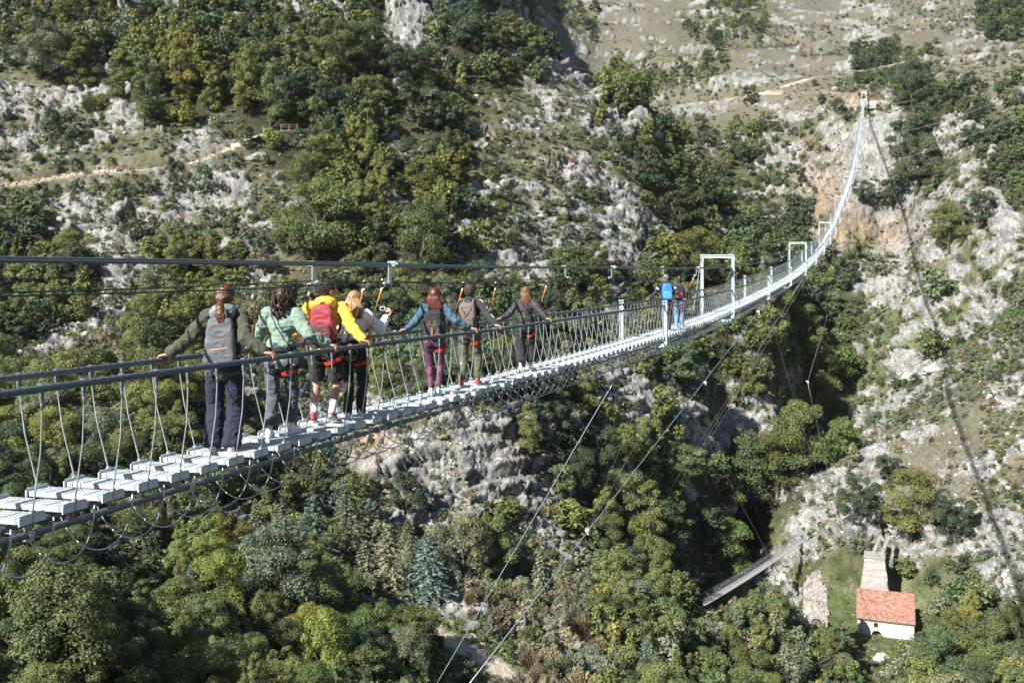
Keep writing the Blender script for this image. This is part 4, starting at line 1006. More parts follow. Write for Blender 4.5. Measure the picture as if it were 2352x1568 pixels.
# ------------------------------------------------------------------ people
DG=bpy.context.evaluated_depsgraph_get
def remesh(mb,name,mat,parent,vox=0.0075,it=2,wr=0.0,ws=0.07,post=None):
    """weld a heap of tapered limbs into one continuous skin; wr: depth of cloth folds"""
    me=mb.mesh(name,mat); ob=link(bpy.data.objects.new(name,me))
    m=ob.modifiers.new('r','REMESH'); m.mode='VOXEL'; m.voxel_size=vox; m.use_smooth_shade=True
    if it: s=ob.modifiers.new('s','SMOOTH'); s.factor=0.5; s.iterations=it
    bpy.context.view_layer.update()
    nm=bpy.data.meshes.new_from_object(ob.evaluated_get(DG())); ob.modifiers.clear(); ob.data=nm; nm.name=name
    if not nm.materials: nm.materials.append(mat)
    if wr:
        n=len(nm.vertices); co=np.empty(n*3,np.float32); nm.vertices.foreach_get('co',co); co=co.reshape(-1,3)
        no=np.empty(n*3,np.float32); nm.vertices.foreach_get('normal',no); no=no.reshape(-1,3)
        q=co*np.array([1,1,1.5],np.float32)+0.03*np.c_[vnoise(co,0.15,1),vnoise(co,0.15,2),vnoise(co,0.15,3)]
        d=wr*((1-np.abs(vnoise(q,ws,5)))**2*1.3-0.6+0.5*vnoise(q,ws*2.5,6))
        co=co+no*d[:,None]; nm.vertices.foreach_set('co',co.ravel().astype(np.float32)); nm.update()
    ob.parent=parent
    return ob
def ik(a,c,l1,l2,hint):
    a=Vector(a); c=Vector(c); d=c-a; L=min(d.length,(l1+l2)*0.999); dn=d.normalized()
    x=(l1*l1-l2*l2+L*L)/(2*L); h=math.sqrt(max(0,l1*l1-x*x)); hn=Vector(hint); hn=(hn-dn*hn.dot(dn)).normalized()
    return a+dn*x+hn*h, a+dn*L
SKIN=plain('skin',(0.52,0.30,0.21),0.5,var=0.08,scale=20)
SKIN_T=plain('tanned_skin',(0.42,0.235,0.155),0.5,var=0.08,scale=20)
def cloth(name,c,rough=0.85,var=0.14,bump=0.25): return plain(name,c,rough,var=var,scale=9,bump=bump,bscale=120,sheen=0.1)
def hairmat(name,c,c2):
    m,nt,b=new_mat(name); tc=nt.nodes.new('ShaderNodeTexCoord'); mp=nt.nodes.new('ShaderNodeMapping'); mp.inputs['Scale'].default_value=(60,60,7)
    nt.links.new(tc.outputs['Object'],mp.inputs[0]); r=ramp(nt,[(0.35,c),(0.7,c2)]); nt.links.new(noise_n(nt,1.0,3,0.6,mp.outputs[0]),r.inputs[0])
    nt.links.new(r.outputs[0],b.inputs['Base Color']); b.inputs['Roughness'].default_value=0.42
    bp=nt.nodes.new('ShaderNodeBump'); bp.inputs['Strength'].default_value=0.5; bp.inputs['Distance'].default_value=0.01; nt.links.new(noise_n(nt,1.0,3,0.6,mp.outputs[0]),bp.inputs['Height']); nt.links.new(bp.outputs[0],b.inputs['Normal'])
    return m
M_RED=cloth('red_webbing',(0.62,0.035,0.02),0.7); M_BLACK=cloth('black_fabric',(0.018,0.018,0.02)); M_BELT=cloth('black_webbing',(0.02,0.02,0.022),0.7)
M_EYE=plain('eye_white',(0.8,0.8,0.78),0.2,var=0.02); M_ORANGE=cloth('orange_webbing',(0.62,0.20,0.012),0.75)
M_SOLE=plain('shoe_sole',(0.75,0.75,0.74),0.7); M_SILVER=plain('polished_alloy',(0.6,0.61,0.63),0.25,0.9,var=0.05)
class Pn: pass
def hem(t,a,ra,b,rb):
    a=Vector(a); b=Vector(b); d=(b-a).normalized(); t.ball(a,ra,12,8); t.tube([a,b],[ra,rb],14); R=Vector((0,0,1)).rotation_difference(d).to_matrix(); t.ball(b,(rb,rb,rb*.22),14,8,R)
def person(y,r,H,label,skin,hair_mat,hair,jacket,legs,shoes,hands,feet=((-.09,.02,0),(.09,-.02,0)),lean=0.02,side=0.0,yaw=0.0,pitch=0.0,man=False,bulk=1.0,jkt_len=0.50,sleeve=1.0,leg_kind='straight',turn=0.0,hood=None,extra=None,strap=True,sock=None,rot=0.0):
    root=empty('person',B(y,r,0.0),BRZ+rot,label,'person'); bpy.context.view_layer.update()
    M=root.matrix_world.inverted(); p=Pn(); p.root=root; p.rot=rot; p.H=H; p.y=y; p.r=r; p.M=M
    k=H/1.70; kh=k*1.10
    hipz=0.505*H; shz=0.805*H; sw=(0.190 if man else 0.165)*k; hw=(0.088 if man else 0.092)*k
    T=Matrix.Rotation(turn,3,'Z'); up=Vector((side,lean,0))
    hip=[T@Vector((s*hw,0,hipz)) for s in (-1,1)]; sh=[T@Vector((s*sw,lean,shz))+Vector((side,0,0)) for s in (-1,1)]
    nb=Vector((side,lean-0.005,0.845*H)); HR=Matrix.Rotation(yaw,3,'Z')@Matrix.Rotation(-pitch,3,'X')
    hc=nb+Vector((0,0.012,0.058*k))+HR@Vector((0,0.02*k,0.078*k)); p.hc=hc; p.HR=HR; p.nb=nb
    bd=MB()
    # torso under the clothes
    pel=Vector((0,0,hipz+0.02)); ch=Vector((side*.8,lean*.8,0.72*H)); 
    bd.ball(pel,(0.145*k,0.105*k,0.11*k),14,9,T); bd.ball(ch,(0.145*k,0.105*k,0.15*k),14,9,T); bd.cone(pel,0.10*k,ch,0.105*k)
    bd.cone(sh[0],0.05*k,sh[1],0.05*k); bd.cone(nb-Vector((0,0,.03)),0.056*k,hc-HR@Vector((0,0.015,0.03)),0.050*k)
    # head: skull, jaw, nose, ears, brow, chin
    bd.ball(hc+HR@Vector((0,-0.008*kh,0.022*kh)),(0.074*kh,0.092*kh,0.085*kh),18,12,HR); bd.ball(hc+HR@Vector((0,0.028*kh,-0.045*kh)),(0.056*kh,0.062*kh,0.066*kh),14,10,HR)
    bd.cone(hc+HR@Vector((0,0.088*kh,0.012*kh)),0.009*kh,hc+HR@Vector((0,0.104*kh,-0.022*kh)),0.014*kh,8)
    bd.ball(hc+HR@Vector((0,0.082*kh,-0.052*kh)),(0.024*kh,0.012*kh,0.008*kh),8,6,HR); bd.ball(hc+HR@Vector((0,0.066*kh,-0.088*kh)),0.022*kh,8,6)
    for s in (-1,1):
        bd.ball(hc+HR@Vector((s*0.076*kh,-0.002,-0.008*kh)),(0.012*kh,0.021*kh,0.032*kh),8,6,HR@Matrix.Rotation(s*0.35,3,'Z'))
        bd.ball(hc+HR@Vector((s*0.03*kh,0.078*kh,0.026*kh)),(0.024*kh,0.014*kh,0.008*kh),8,6,HR)
    # legs
    ul,ll=0.245*H,0.235*H; p.leg=[]
    for i,s in enumerate((-1,1)):
        fx,fy,fz=feet[i]; an=Vector((fx,fy,fz+0.085*k)); kn,an=ik(hip[i],an,ul,ll,(0.1*s,1,0)); p.leg.append((hip[i],kn,an))
        bd.cone(hip[i],0.080*k,kn,0.050*k); bd.cone(kn,0.052*k,an,0.034*k); m=kn.lerp(an,0.3); bd.ball(m+Vector((0,-0.014,0)),(0.05*k,0.054*k,0.085*k),10,8)
        bd.cone(an,0.034*k,an+Vector((0.02*s,0.10*k,-0.055*k)),0.026*k)
    # arms and hands
    ua,fa=0.172*H,0.158*H; p.arm=[]
    for i,s in enumerate((-1,1)):
        hd=hands[i]
        if hd[0]=='rail':
            rl=M@B(y+hd[1]*0.9375,s*RR,RH); ru=(M.to_3x3()@(B(y+hd[1]*0.9375+.3,s*RR,RH)-B(y+hd[1]*0.9375-.3,s*RR,RH))).normalized()
            inw=Vector((-s,0,0)); wr=rl+inw*0.055+Vector((0,0,0.058)); hint=Vector((s*0.35,-0.6,-0.65))
        elif hd[0]=='free': wr=Vector(hd[1]); hint=Vector((s*0.3,-0.3,-1))
        else: wr=sh[i]+Vector((s*0.10,0.05,-0.50*k)); hint=Vector((s*0.4,-1,0))
        el,w2=ik(sh[i],wr,ua,fa,hint); p.arm.append((sh[i],el,w2))
        bd.cone(sh[i],0.047*k,el,0.038*k); bd.cone(el,0.038*k,w2,0.026*k)
        if hd[0]=='rail':
            if (w2-wr).length>0.02: wr=wr   # keep the hand on the rope; the forearm reaches as far as it can
            bd.cone(w2,0.026*k,wr,0.024*k)
            for q in range(4):
                o=ru*((q-1.5)*0.0195); ln=(0.92,1.0,0.97,0.82)[q]
                a=wr+o*0.8; k1=rl+o-inw*0.012+Vector((0,0,0.047)); k2=rl+o-inw*(0.040*ln)+Vector((0,0,0.020)); k3=rl+o-inw*0.034*ln+Vector((0,0,-0.016*ln)); k4=rl+o-inw*0.012+Vector((0,0,-0.038*ln))
                bd.cone(a,0.017*k,k1,0.0125*k,8); bd.cone(k1,0.0105,k2,0.0095,8); bd.cone(k2,0.0095,k3,0.009,8); bd.cone(k3,0.009,k4,0.008,8)
            t0=wr+ru*0.03; t1=rl+ru*0.052+inw*0.030+Vector((0,0,0.012)); t2=rl+ru*0.050+inw*0.022+Vector((0,0,-0.022))
            bd.cone(t0,0.015,t1,0.0115,8); bd.cone(t1,0.0115,t2,0.009,8)
        else:
            d=(w2-el).normalized(); sd=d.cross(Vector((0,0,1)) if abs(d.z)<.8 else Vector((0,1,0))).normalized(); cu=d.cross(sd)*(-1 if hd[0]=='free' else 1)
            for q in range(4):
                o=sd*((q-1.5)*0.019); ln=(0.92,1.0,0.97,0.80)[q]
                a=w2+o*0.5; k1=w2+d*0.078+o; k2=k1+(d*0.9+cu*0.35).normalized()*0.034*ln; k3=k2+(d*0.5+cu*0.8).normalized()*0.026*ln; k4=k3+cu*0.018*ln
                bd.cone(a,0.017,k1,0.0125,8); bd.cone(k1,0.0105,k2,0.0095,8); bd.cone(k2,0.0095,k3,0.009,8); bd.cone(k3,0.009,k4,0.008,8)
            t0=w2+d*0.02+sd*0.02*s; t1=w2+d*0.055+sd*0.045*s+cu*0.012; t2=t1+d*0.03+cu*0.02; bd.cone(t0,0.015,t1,0.0115,8); bd.cone(t1,0.0115,t2,0.009,8)
            p.hand=w2+d*0.09; p.wr=w2; p.fd=d
    body=remesh(bd,'body',skin,root,0.0068,1)
    for s in (-1,1):
        e=MB(); e.ball(hc+HR@Vector((s*0.03*kh,0.080*kh,0.010*kh)),(0.013*kh,0.010*kh,0.008*kh),10,7,HR); e.ball(hc+HR@Vector((s*0.03*kh,0.0885*kh,0.010*kh)),(0.005*kh,0.003*kh,0.005*kh),8,6,HR,m=1)
        e.build('eye',[M_EYE,M_BLACK],root,True)
    # trousers
    t=MB(); b=bulk
    t.ball(pel,(0.158*k*b,0.122*k,0.115*k),16,10,T); wst=Vector((0,0,hipz+0.14*k)); t.cone(pel,0.10*k,wst,0.10*k); t.ball(wst,(0.135*k*b,0.105*k,0.06*k),14,8,T)
    for s in (-1,1): t.ball(T@Vector((s*0.075*k,-0.045*k,hipz-0.01)),(0.082*k,0.085*k,0.09*k),12,8)
    for i,s in enumerate((-1,1)):
        h,kn,an=p.leg[i]
        if leg_kind=='shorts': e=h.lerp(kn,0.86); hem(t,h,0.098*k,e,0.100*k); 
        elif leg_kind=='wide': e=an+Vector((0,-.012,-0.03)); t.cone(h,0.100*k,kn,0.093*k); hem(t,kn,0.088*k,e,0.098*k)
        elif leg_kind=='crop': e=kn.lerp(an,0.70); t.cone(h,0.098*k,kn,0.092*k); hem(t,kn,0.092*k,e,0.108*k)
        elif leg_kind=='tight': e=kn.lerp(an,0.96); t.cone(h,0.089*k,kn,0.058*k); t.cone(kn,0.058*k,e,0.040*k); t.ball(kn.lerp(an,.3)+Vector((0,-.016,0)),(0.055*k,0.06*k,0.09*k),10,8)
        elif leg_kind=='ankle': e=kn.lerp(an,0.84); t.cone(h,0.096*k,kn,0.074*k); t.ball(kn.lerp(an,.3)+Vector((0,-.008,0)),(0.064*k,0.068*k,0.09*k),10,8); hem(t,kn,0.074*k,e,0.062*k)
        elif leg_kind=='jogger': e=kn.lerp(an,0.80); t.cone(h,0.100*k,kn,0.080*k); t.cone(kn,0.080*k,e,0.058*k)
        else: e=an; t.cone(h,0.095*k,kn,0.079*k); t.ball(kn.lerp(an,.3)+Vector((0,-.008,0)),(0.068*k,0.072*k,0.09*k),10,8); t.cone(kn,0.079*k,e,0.064*k)
    remesh(t,'trousers' if leg_kind!='shorts' else 'shorts',legs,root,0.0105,2,0.0035 if leg_kind=='tight' else 0.011,0.065)
    # jacket
    j=MB(); c0=Vector((side*.8,lean*.85,0.735*H)); c1=Vector((side*.4,lean*.4,0.61*H)); bt=Vector((0,0,jkt_len*H))
    j.ball(c0,(0.168*k*b,0.128*k,0.135*k),16,10,T); j.ball(c1,(0.152*k*b,0.118*k,0.14*k),16,10,T); j.ball(bt+Vector((0,0,.05)),(0.168*k*b,0.132*k,0.07*k),16,10,T)
    j.cone(c0,0.118*k,c1,0.112*k); j.cone(c1,0.112*k,bt+Vector((0,0,.05)),0.115*k)
    j.cone(sh[0]+Vector((0,0,-.004)),0.066*k,nb+Vector((0,-.008,-.005)),0.066*k); j.cone(sh[1]+Vector((0,0,-.004)),0.066*k,nb+Vector((0,-.008,-.005)),0.066*k); j.cone(nb-Vector((0,.005,.03)),0.072*k,nb+Vector((0,0,.022)),0.064*k)
    for i,s in enumerate((-1,1)):
        a,e,w2=p.arm[i]; j.cone(a,0.071*k*sleeve,e,0.060*k*sleeve); j.cone(e,0.060*k*sleeve,e.lerp(w2,0.88),0.047*k*sleeve); j.ball(a.lerp(c0,0.35),(0.085*k,0.085*k,0.09*k),10,8)
    jo=remesh(j,'jacket',jacket,root,0.0095,1,0.013,0.07)
    if hood:
        hd=MB(); hd.ball(nb+Vector((0,-0.105*k,-0.015)),(0.135*k,0.066*k,0.10*k),16,10,Matrix.Rotation(0.45,3,'X')); hd.ball(nb+Vector((0,-0.05*k,0.03*k)),(0.105*k,0.06*k,0.055*k),14,8)
        for s in (-1,1): hd.cone(nb+Vector((s*.085*k,-.06*k,.012*k)),0.042*k,nb+Vector((s*.075*k,.055*k,.015*k)),0.032*k)
        remesh(hd,'hood',hood,root,0.0095,2,0.008,0.06)
    # shoes
    for i,s in enumerate((-1,1)):
        fx,fy,fz=feet[i]; tilt=p_t=math.atan2(fz,0.2)*-1.6 if fz>0.02 else 0
        R=Matrix.Rotation(-s*0.13,3,'Z')@Matrix.Rotation(tilt,3,'X'); an=p.leg[i][2]; o=an+Vector((0,0,-0.085*k))
        q=MB(); f=lambda v: o+R@(Vector(v)*k)
        q.cone(f((0,-.035,.048)),.038*k,f((0,.06,.045)),.038*k); q.cone(f((0,.06,.045)),.040*k,f((0.006*s,.145,.036)),.032*k); q.cone(f((0,-.03,.05)),.038*k,f((0,-.02,.095)),.040*k)
        sh_=remesh(q,'shoe',shoes,root,0.008,2,0.0)
        so=MB(); pr=[]
        for a in range(20):
            an_=2*math.pi*a/20; yy=math.sin(an_); wx=0.041+0.006*(yy>0)*yy; pr.append((math.cos(an_)*wx,0.055+yy*0.135))
        n=len(pr); so.add([f((x,yv,0.0)) for x,yv in pr]+[f((x*1.02,yv,0.026)) for x,yv in pr],[tuple(range(n))[::-1],tuple(range(n,2*n))]+[(a,(a+1)%n,n+(a+1)%n,n+a) for a in range(n)])
        so.build('sole',M_SOLE,sh_)
        if sock:
            a=p.leg[i][2]; kn=p.leg[i][1]; sk=MB(); sk.tube([a+Vector((0,0,-.02)),a.lerp(kn,0.12),a.lerp(kn,0.36)],[.044*k,.043*k,.050*k],12); sk.build('sock',sock,root,True)
    # harness: waist belt and thigh loops
    bz=hipz+0.135*k; bl=MB(); ring=lambda c,rx,ry,R,n=20:[Vector(c)+R@Vector((rx*math.cos(2*math.pi*q/n),ry*math.sin(2*math.pi*q/n),0)) for q in range(n+1)]
    def band(c,rx,ry,R,w,mat,name):
        b2=MB(); pts=ring(c,rx,ry,R); up=R@Vector((0,0,1)); n=len(pts)
        vs=[];fs=[]
        for q,pp in enumerate(pts):
            out=(pp-Vector(c)).normalized()
            vs+=[pp+up*w/2,pp-up*w/2,pp-up*w/2+out*.006,pp+up*w/2+out*.006]
        for q in range(n-1):
            for e in range(4): fs.append((q*4+e,q*4+(e+1)%4,(q+1)*4+(e+1)%4,(q+1)*4+e))
        b2.add(vs,fs); return b2.build(name,mat,root)
    if strap:
        band((0,-0.005,bz),0.156*k*b+.016,0.118*k+.026,T,0.042*k,M_BELT,'harness_belt')
        for i,s in enumerate((-1,1)):
            h,kn,an=p.leg[i]; c=h.lerp(kn,0.26); d=(h-kn).normalized(); R=Vector((0,0,1)).rotation_difference(d).to_matrix()@Matrix.Rotation(s*-0.28,3,'Y')
            band(c,0.106*k*(b if leg_kind!='tight' else 1),0.112*k,R,0.042*k,M_RED if s>0 else M_BELT,'thigh_strap')
    # hair
    hb=MB(); hf=lambda v: hc+HR@(Vector(v)*kh); rh=random.Random(int(y*100))
    if hair=='short':
        st=MB()
        hb.ball(hf((0,-.016,.032)),(.081*kh,.092*kh,.086*kh),18,12,HR); hb.ball(hf((0,-.045,-.01)),(.072*kh,.058*kh,.075*kh),14,10,HR); hb.ball(hf((0,.03,.085)),(.06*kh,.05*kh,.03*kh),12,8,HR)
        for q in range(420):
            th=rh.uniform(0,6.28); zc=rh.uniform(-.55,1); d=Vector((math.cos(th)*math.sqrt(1-zc*zc),math.sin(th)*math.sqrt(1-zc*zc),zc))
            if d.y>.25 and d.z<.55 or d.z<-.45 and d.y>-.2: continue
            b0=Vector((d.x*.080,-.016+d.y*.092,.030+d.z*.086)); st.tube([hf(b0*.97),hf(b0+d*.003+Vector((0,-.006,-.008))),hf(b0+d*.003+Vector((rh.uniform(-.008,.008),-.014,-.017)))],[.0065,.006,.001],5)
        ho=remesh(hb,'hair',hair_mat,root,0.009,1,0.006,0.025)
        a=ho.data; bm=bmesh.new(); bm.from_mesh(a); tmp=st.mesh('strands',hair_mat,True); bm.from_mesh(tmp); bm.to_mesh(a); bm.free(); bpy.data.meshes.remove(tmp)
    else:
        hb.ball(hf((0,-.014,.034)),(.088*kh,.096*kh,.09*kh),18,12,HR); hb.ball(hf((0,-.055,-.01)),(.083*kh,.06*kh,.085*kh),14,10,HR)
        st=MB()
        if hair=='pony':
            tail=[hf((0.005,-.100,-.03)),hf((.014,-.165,-.075)),hf((.03,-.205,-.15)),hf((.055,-.205,-.225)),hf((.072,-.195,-.285))]
            for q in range(190):
                th=rh.uniform(-1.25,1.25); st.tube([hf((.089*math.sin(th*.9),.075*math.cos(th)-.0,.075+.03*math.cos(th*1.3)-.05*abs(math.sin(th)))),hf((.094*math.sin(th),.02,.122-.085*abs(math.sin(th))**1.6)),hf((.090*math.sin(th)*.9,-.07,.105-.085*abs(math.sin(th)))),hf((.05*math.sin(th),-.108,.03-.03*abs(math.sin(th)))),hf((.015*math.sin(th),-.108,-.03))],[.003,.0042,.0046,.0044,.003],5)
            hb.ball(tail[0],.033*k,10,8); 
            for a,c,r1,r2 in zip(tail,tail[1:],(.032,.046,.056,.050),(.046,.056,.050,.026)): hb.cone(a,r1*k,c,r2*k)
            for q in range(70):
                a=rh.uniform(0,6.28); w=rh.uniform(.03,.07); dx=Vector((math.cos(a)*w,math.sin(a)*w*.7,0)); st.tube([tail[0]+dx*.3,tail[1]+dx*.7,tail[2]+dx+Vector((rh.uniform(-.02,.02),0,0)),tail[3]+dx*1.05,tail[4]+dx*.9+Vector((rh.uniform(-.03,.03),0,rh.uniform(-.03,.03)))],[.004,.006,.006,.005,.001],5)
        elif hair=='curly':
            for q in range(560):
                d=Vector((rh.gauss(0,1),rh.gauss(0,1),rh.gauss(0,1))).normalized(); zz=rh.uniform(-.215,.09); w=.100 if zz>-.02 else .112+.012*math.sin(zz*20)
                d.z=0; d=d.normalized() if d.length>.01 else Vector((1,0,0))
                if d.y>.35: continue
                rr=w*(math.sqrt(max(.08,1-(max(0,zz-.01)/.105)**2)))*rh.uniform(.82,1.12)*(1 if zz>-.14 else 1-(-.14-zz)*5)
                c=hf((d.x*rr,d.y*rr*1.05-.022,zz)); R_=rh.uniform(.009,.016)*k; a0=rh.uniform(0,6)
                st.tube([c+Vector((math.cos(a0+e)*R_,math.sin(a0+e)*R_,(-.012*e))) for e in (0,1.3,2.6,3.9,5.2)],.0062*k,5)
            hb.ball(hf((0,-.045,-.09)),(.100*kh,.070*kh,.115*kh),14,10,HR); hb.ball(hf((0,-.03,.0)),(.103*kh,.09*kh,.09*kh),14,10,HR)
        else:
            L=dict(long=.30,bob=.20,straight=.26)[hair]; wx=dict(long=(.11,-.05),bob=(0.0,-.02),straight=(.035,-.03))[hair]
            wd_=dict(long=1.08,bob=1.42,straight=1.18)[hair]; hb.ball(hf((0,-.055,-.06)),(.086*kh*wd_,.058*kh,.095*kh),14,10,HR)
            for q in range(230):
                a=rh.uniform(-2.75,-0.4); w=rh.uniform(.078,.096); b0=hf((math.cos(a)*w*.9,math.sin(a)*w*.95-.012,.03)); 
                l=L*rh.uniform(.72,1.05); sp=1+rh.uniform(-.05,.3); wv=rh.uniform(-.016,.016); gust=wx[0]*rh.uniform(.2,1.6)
                st.tube([b0,hf((math.cos(a)*w*1.02*wd_,math.sin(a)*w*1.05-.015,-.05)),hf((math.cos(a)*w*sp*wd_+wv+gust*.4,math.sin(a)*w*1.05-.03,-.06-l*.5)),hf((math.cos(a)*w*sp*.9*wd_-wv+gust,math.sin(a)*w-.035,-.06-l*.85))],[.008,.011,.009,.001],5)
        ho=remesh(hb,'hair',hair_mat,root,0.009,1,0.006,0.03)
        # strands joined into the same hair mesh
        a=ho.data; n0=len(a.vertices); bm=bmesh.new(); bm.from_mesh(a); tmp=st.mesh('strands',hair_mat,True); bm.from_mesh(tmp); bm.to_mesh(a); bm.free(); bpy.data.meshes.remove(tmp)
    return p
def superbox(mb,c,size,R=None,e=0.35,nu=20,nv=12,m=0,squeeze=None):
    """rounded box (superellipsoid)"""
    f=lambda w,p: math.copysign(abs(w)**p,w); vs=[];fs=[]
    for j in range(nv+1):
        th=-math.pi/2+math.pi*j/nv
        for i in range(nu):
            ph=2*math.pi*i/nu; x=f(math.cos(th),e)*f(math.cos(ph),e); y=f(math.cos(th),e)*f(math.sin(ph),e); z=f(math.sin(th),e)
            k=1+(squeeze*z if squeeze else 0); v=Vector((x*size[0]/2*k,y*size[1]/2*(1+(0.5*squeeze*z if squeeze else 0)),z*size[2]/2)); vs.append((R@v if R else v)+Vector(c))
    for j in range(nv):
        for i in range(nu): a=j*nu+i; b=j*nu+(i+1)%nu; fs.append((a,b,b+nu,a+nu))
    return mb.add(vs,fs,m)
def backpack(p,label,mat,size,z,straps,pocket=None,trim=None,squeeze=-0.14,lean=0.06,extra=None):
    k=p.H/1.7; w,d,h=size; root=empty('backpack',B(p.y,p.r,0),BRZ+p.rot,label,'backpack')
    c=Vector((p.nb.x*.8,p.nb.y*.8-0.125*k-d/2,z*p.H)); R=Matrix.Rotation(-lean,3,'X')
    b=MB(); superbox(b,c,(w,d,h),R,0.42,squeeze=squeeze); remesh(b,'pack_body',mat,root,0.011,1,0.007,0.08)
    if pocket:
        b=MB(); superbox(b,c+R@Vector((0,-d*0.42,-h*0.22)),(w*.86,d*.55,h*.46),R,0.4,squeeze=-.05); remesh(b,'front_pocket',pocket,root,0.009,1,0.004,0.05)
    if trim:
        for q,(dz,wd) in enumerate(((0.025,.9),)):
            b=MB(); o=c+R@Vector((0,0,-h*0.02)); b.tube([o+R@Vector((w*.40*math.sin(a),-d*.70+abs(math.sin(a))**3*d*.30,-.01)) for a in np.linspace(-1.3,1.3,13)],0.0045*k,6); b.build('piping',trim,root,True)
    for s in (-1,1):
        b=MB(); pts=[c+R@Vector((s*w*.30,d*.30,h*.40)),Vector((s*.075*k+p.nb.x,p.nb.y-.085*k,p.nb.z-.005)),Vector((s*.095*k+p.nb.x,p.nb.y,p.nb.z+.016*k)),Vector((s*.112*k+p.nb.x,p.nb.y+.09*k,p.nb.z-.06*k)),Vector((s*.125*k+p.nb.x,p.nb.y+.148*k,p.nb.z-.17*k)),Vector((s*.155*k,p.nb.y*.7+.09*k,p.nb.z-.31*k)),c+R@Vector((s*w*.42,d*.35,-h*.38))]
        b.tube(pts,[.017*k]*7,8); b.build('shoulder_strap',straps,root,True)
    b=MB(); b.tube([c+R@Vector((.035*math.cos(a),d*.1,h*.49+.03*math.sin(a))) for a in np.linspace(0,3.14,8)],.006,6); b.build('grab_loop',straps,root,True)
    if extra: extra(root,c,R,w,d,h)
    return root
H1=hairmat('auburn_hair',(0.028,0.012,0.007),(0.155,0.062,0.028)); H2=hairmat('dark_curly_hair',(0.012,0.006,0.005),(0.06,0.026,0.018)); H3=hairmat('black_hair',(0.012,0.010,0.010),(0.045,0.036,0.032))
H4=hairmat('blond_hair',(0.20,0.10,0.045),(0.52,0.33,0.18)); H5=hairmat('red_hair',(0.045,0.007,0.005),(0.17,0.028,0.02)); H6=hairmat('brown_hair',(0.035,0.02,0.014),(0.11,0.065,0.045)); H7=hairmat('ginger_hair',(0.09,0.04,0.02),(0.27,0.135,0.065)); H8=hairmat('grey_hair',(0.16,0.14,0.12),(0.34,0.31,0.28))
# 1 ponytail, olive parka, navy wide trousers
C_OL=cloth('olive_parka',(0.062,0.066,0.043)); C_HOOD=plain('grey_raincoat',(0.21,0.25,0.28),0.35,var=0.25,scale=14,bump=0.4,bscale=30); C_NAVY=cloth('navy_jersey',(0.012,0.014,0.034)); S_WHITE=plain('white_leather',(0.72,0.72,0.72),0.5,var=0.06)
p1=person(10.32,-0.02,1.70,'person in olive parka and wide navy trousers with an auburn ponytail',SKIN,H1,'pony',C_OL,C_NAVY,S_WHITE,[('rail',-.30),('rail',.0)],feet=((-.10,-.05,0),(.10,-.09,0)),yaw=-.15,lean=0.03,bulk=1.16,jkt_len=.45,sleeve=1.2,leg_kind='wide',rot=.42,hood=C_HOOD,strap=False)
def e1(root,c,R,w,d,h):
    for q,mt in enumerate((plain('cream_tape',(0.7,0.62,0.48),0.7),M_BLACK,plain('rust_tape',(0.5,0.22,0.1),0.7))):
        b=MB(); o=c+R@Vector((0,0,-h*0.14-.009*q)); b.tube([o+R@Vector((w*.50*math.sin(a),-d*.515+abs(math.sin(a))**3*d*.40,.012*math.sin(a*1.5))) for a in np.linspace(-1.2,1.2,13)],0.0042,6); b.build('zip_tape',mt,root,True)
backpack(p1,'flat dark grey backpack with a striped tape on the olive parka of the ponytailed hiker',cloth('grey_nylon',(0.115,0.12,0.13),0.6),(.30,.13,.50),.665,M_BLACK,None,None,-.13,.03,e1)
# 2 curly hair, sage green fleece, grey jeans
p2=person(11.25,0.0,1.68,'person with dark curly hair in a sage green fleece and grey jeans',SKIN,H2,'curly',cloth('sage_fleece',(0.215,0.31,0.25)),plain('grey_denim',(0.085,0.10,0.115),0.85,var=0.35,scale=14,bump=0.3,bscale=150),S_WHITE,[('rail',.22),('rail',.24)],feet=((-.07,-.16,0),(.07,.20,0)),lean=0.05,side=.01,jkt_len=.475,sleeve=1.25,bulk=1.08,leg_kind='ankle',rot=.26,yaw=-.1)
b=MB(); k=1.0
for a,c in (((-.13,.0,1.40),(.17,-.10,1.02)),((.02,-.16,1.36),(.16,-.13,1.05))): pass
pts=[Vector((-.085,.02,1.42)),Vector((-.06,-.125,1.36)),Vector((.02,-.165,1.22)),Vector((.11,-.15,1.08)),Vector((.175,-.06,.96))]
b.tube(pts,.0065,6); b.build('bag_cord',M_BELT,p2.root,True)
b=MB(); b.box((0,-.155,1.035),(.05,.012,.05)); b.build('belt_buckle',M_SILVER,p2.root)
t=empty('camera_pouch',B(11.25,0,0),BRZ+.26,'small black camera pouch hanging at the hip of the sage fleece hiker','pouch'); b=MB(); superbox(b,(.20,-.05,.83),(.10,.09,.15),None,.4); b.build('pouch_body',M_BLACK,t,True); b=MB(); b.tube([(.20,-.05,.90),(.205,-.06,.93),(.17,-.06,.98)],.006,6); b.build('clip',M_BELT,t,True); b=MB(); b.tube([(.20,-.10,.80),(.20,-.115,.80)],.035,14); b.build('lens_cover',plain('black_gloss',(.02,.02,.022),.25),t,True)
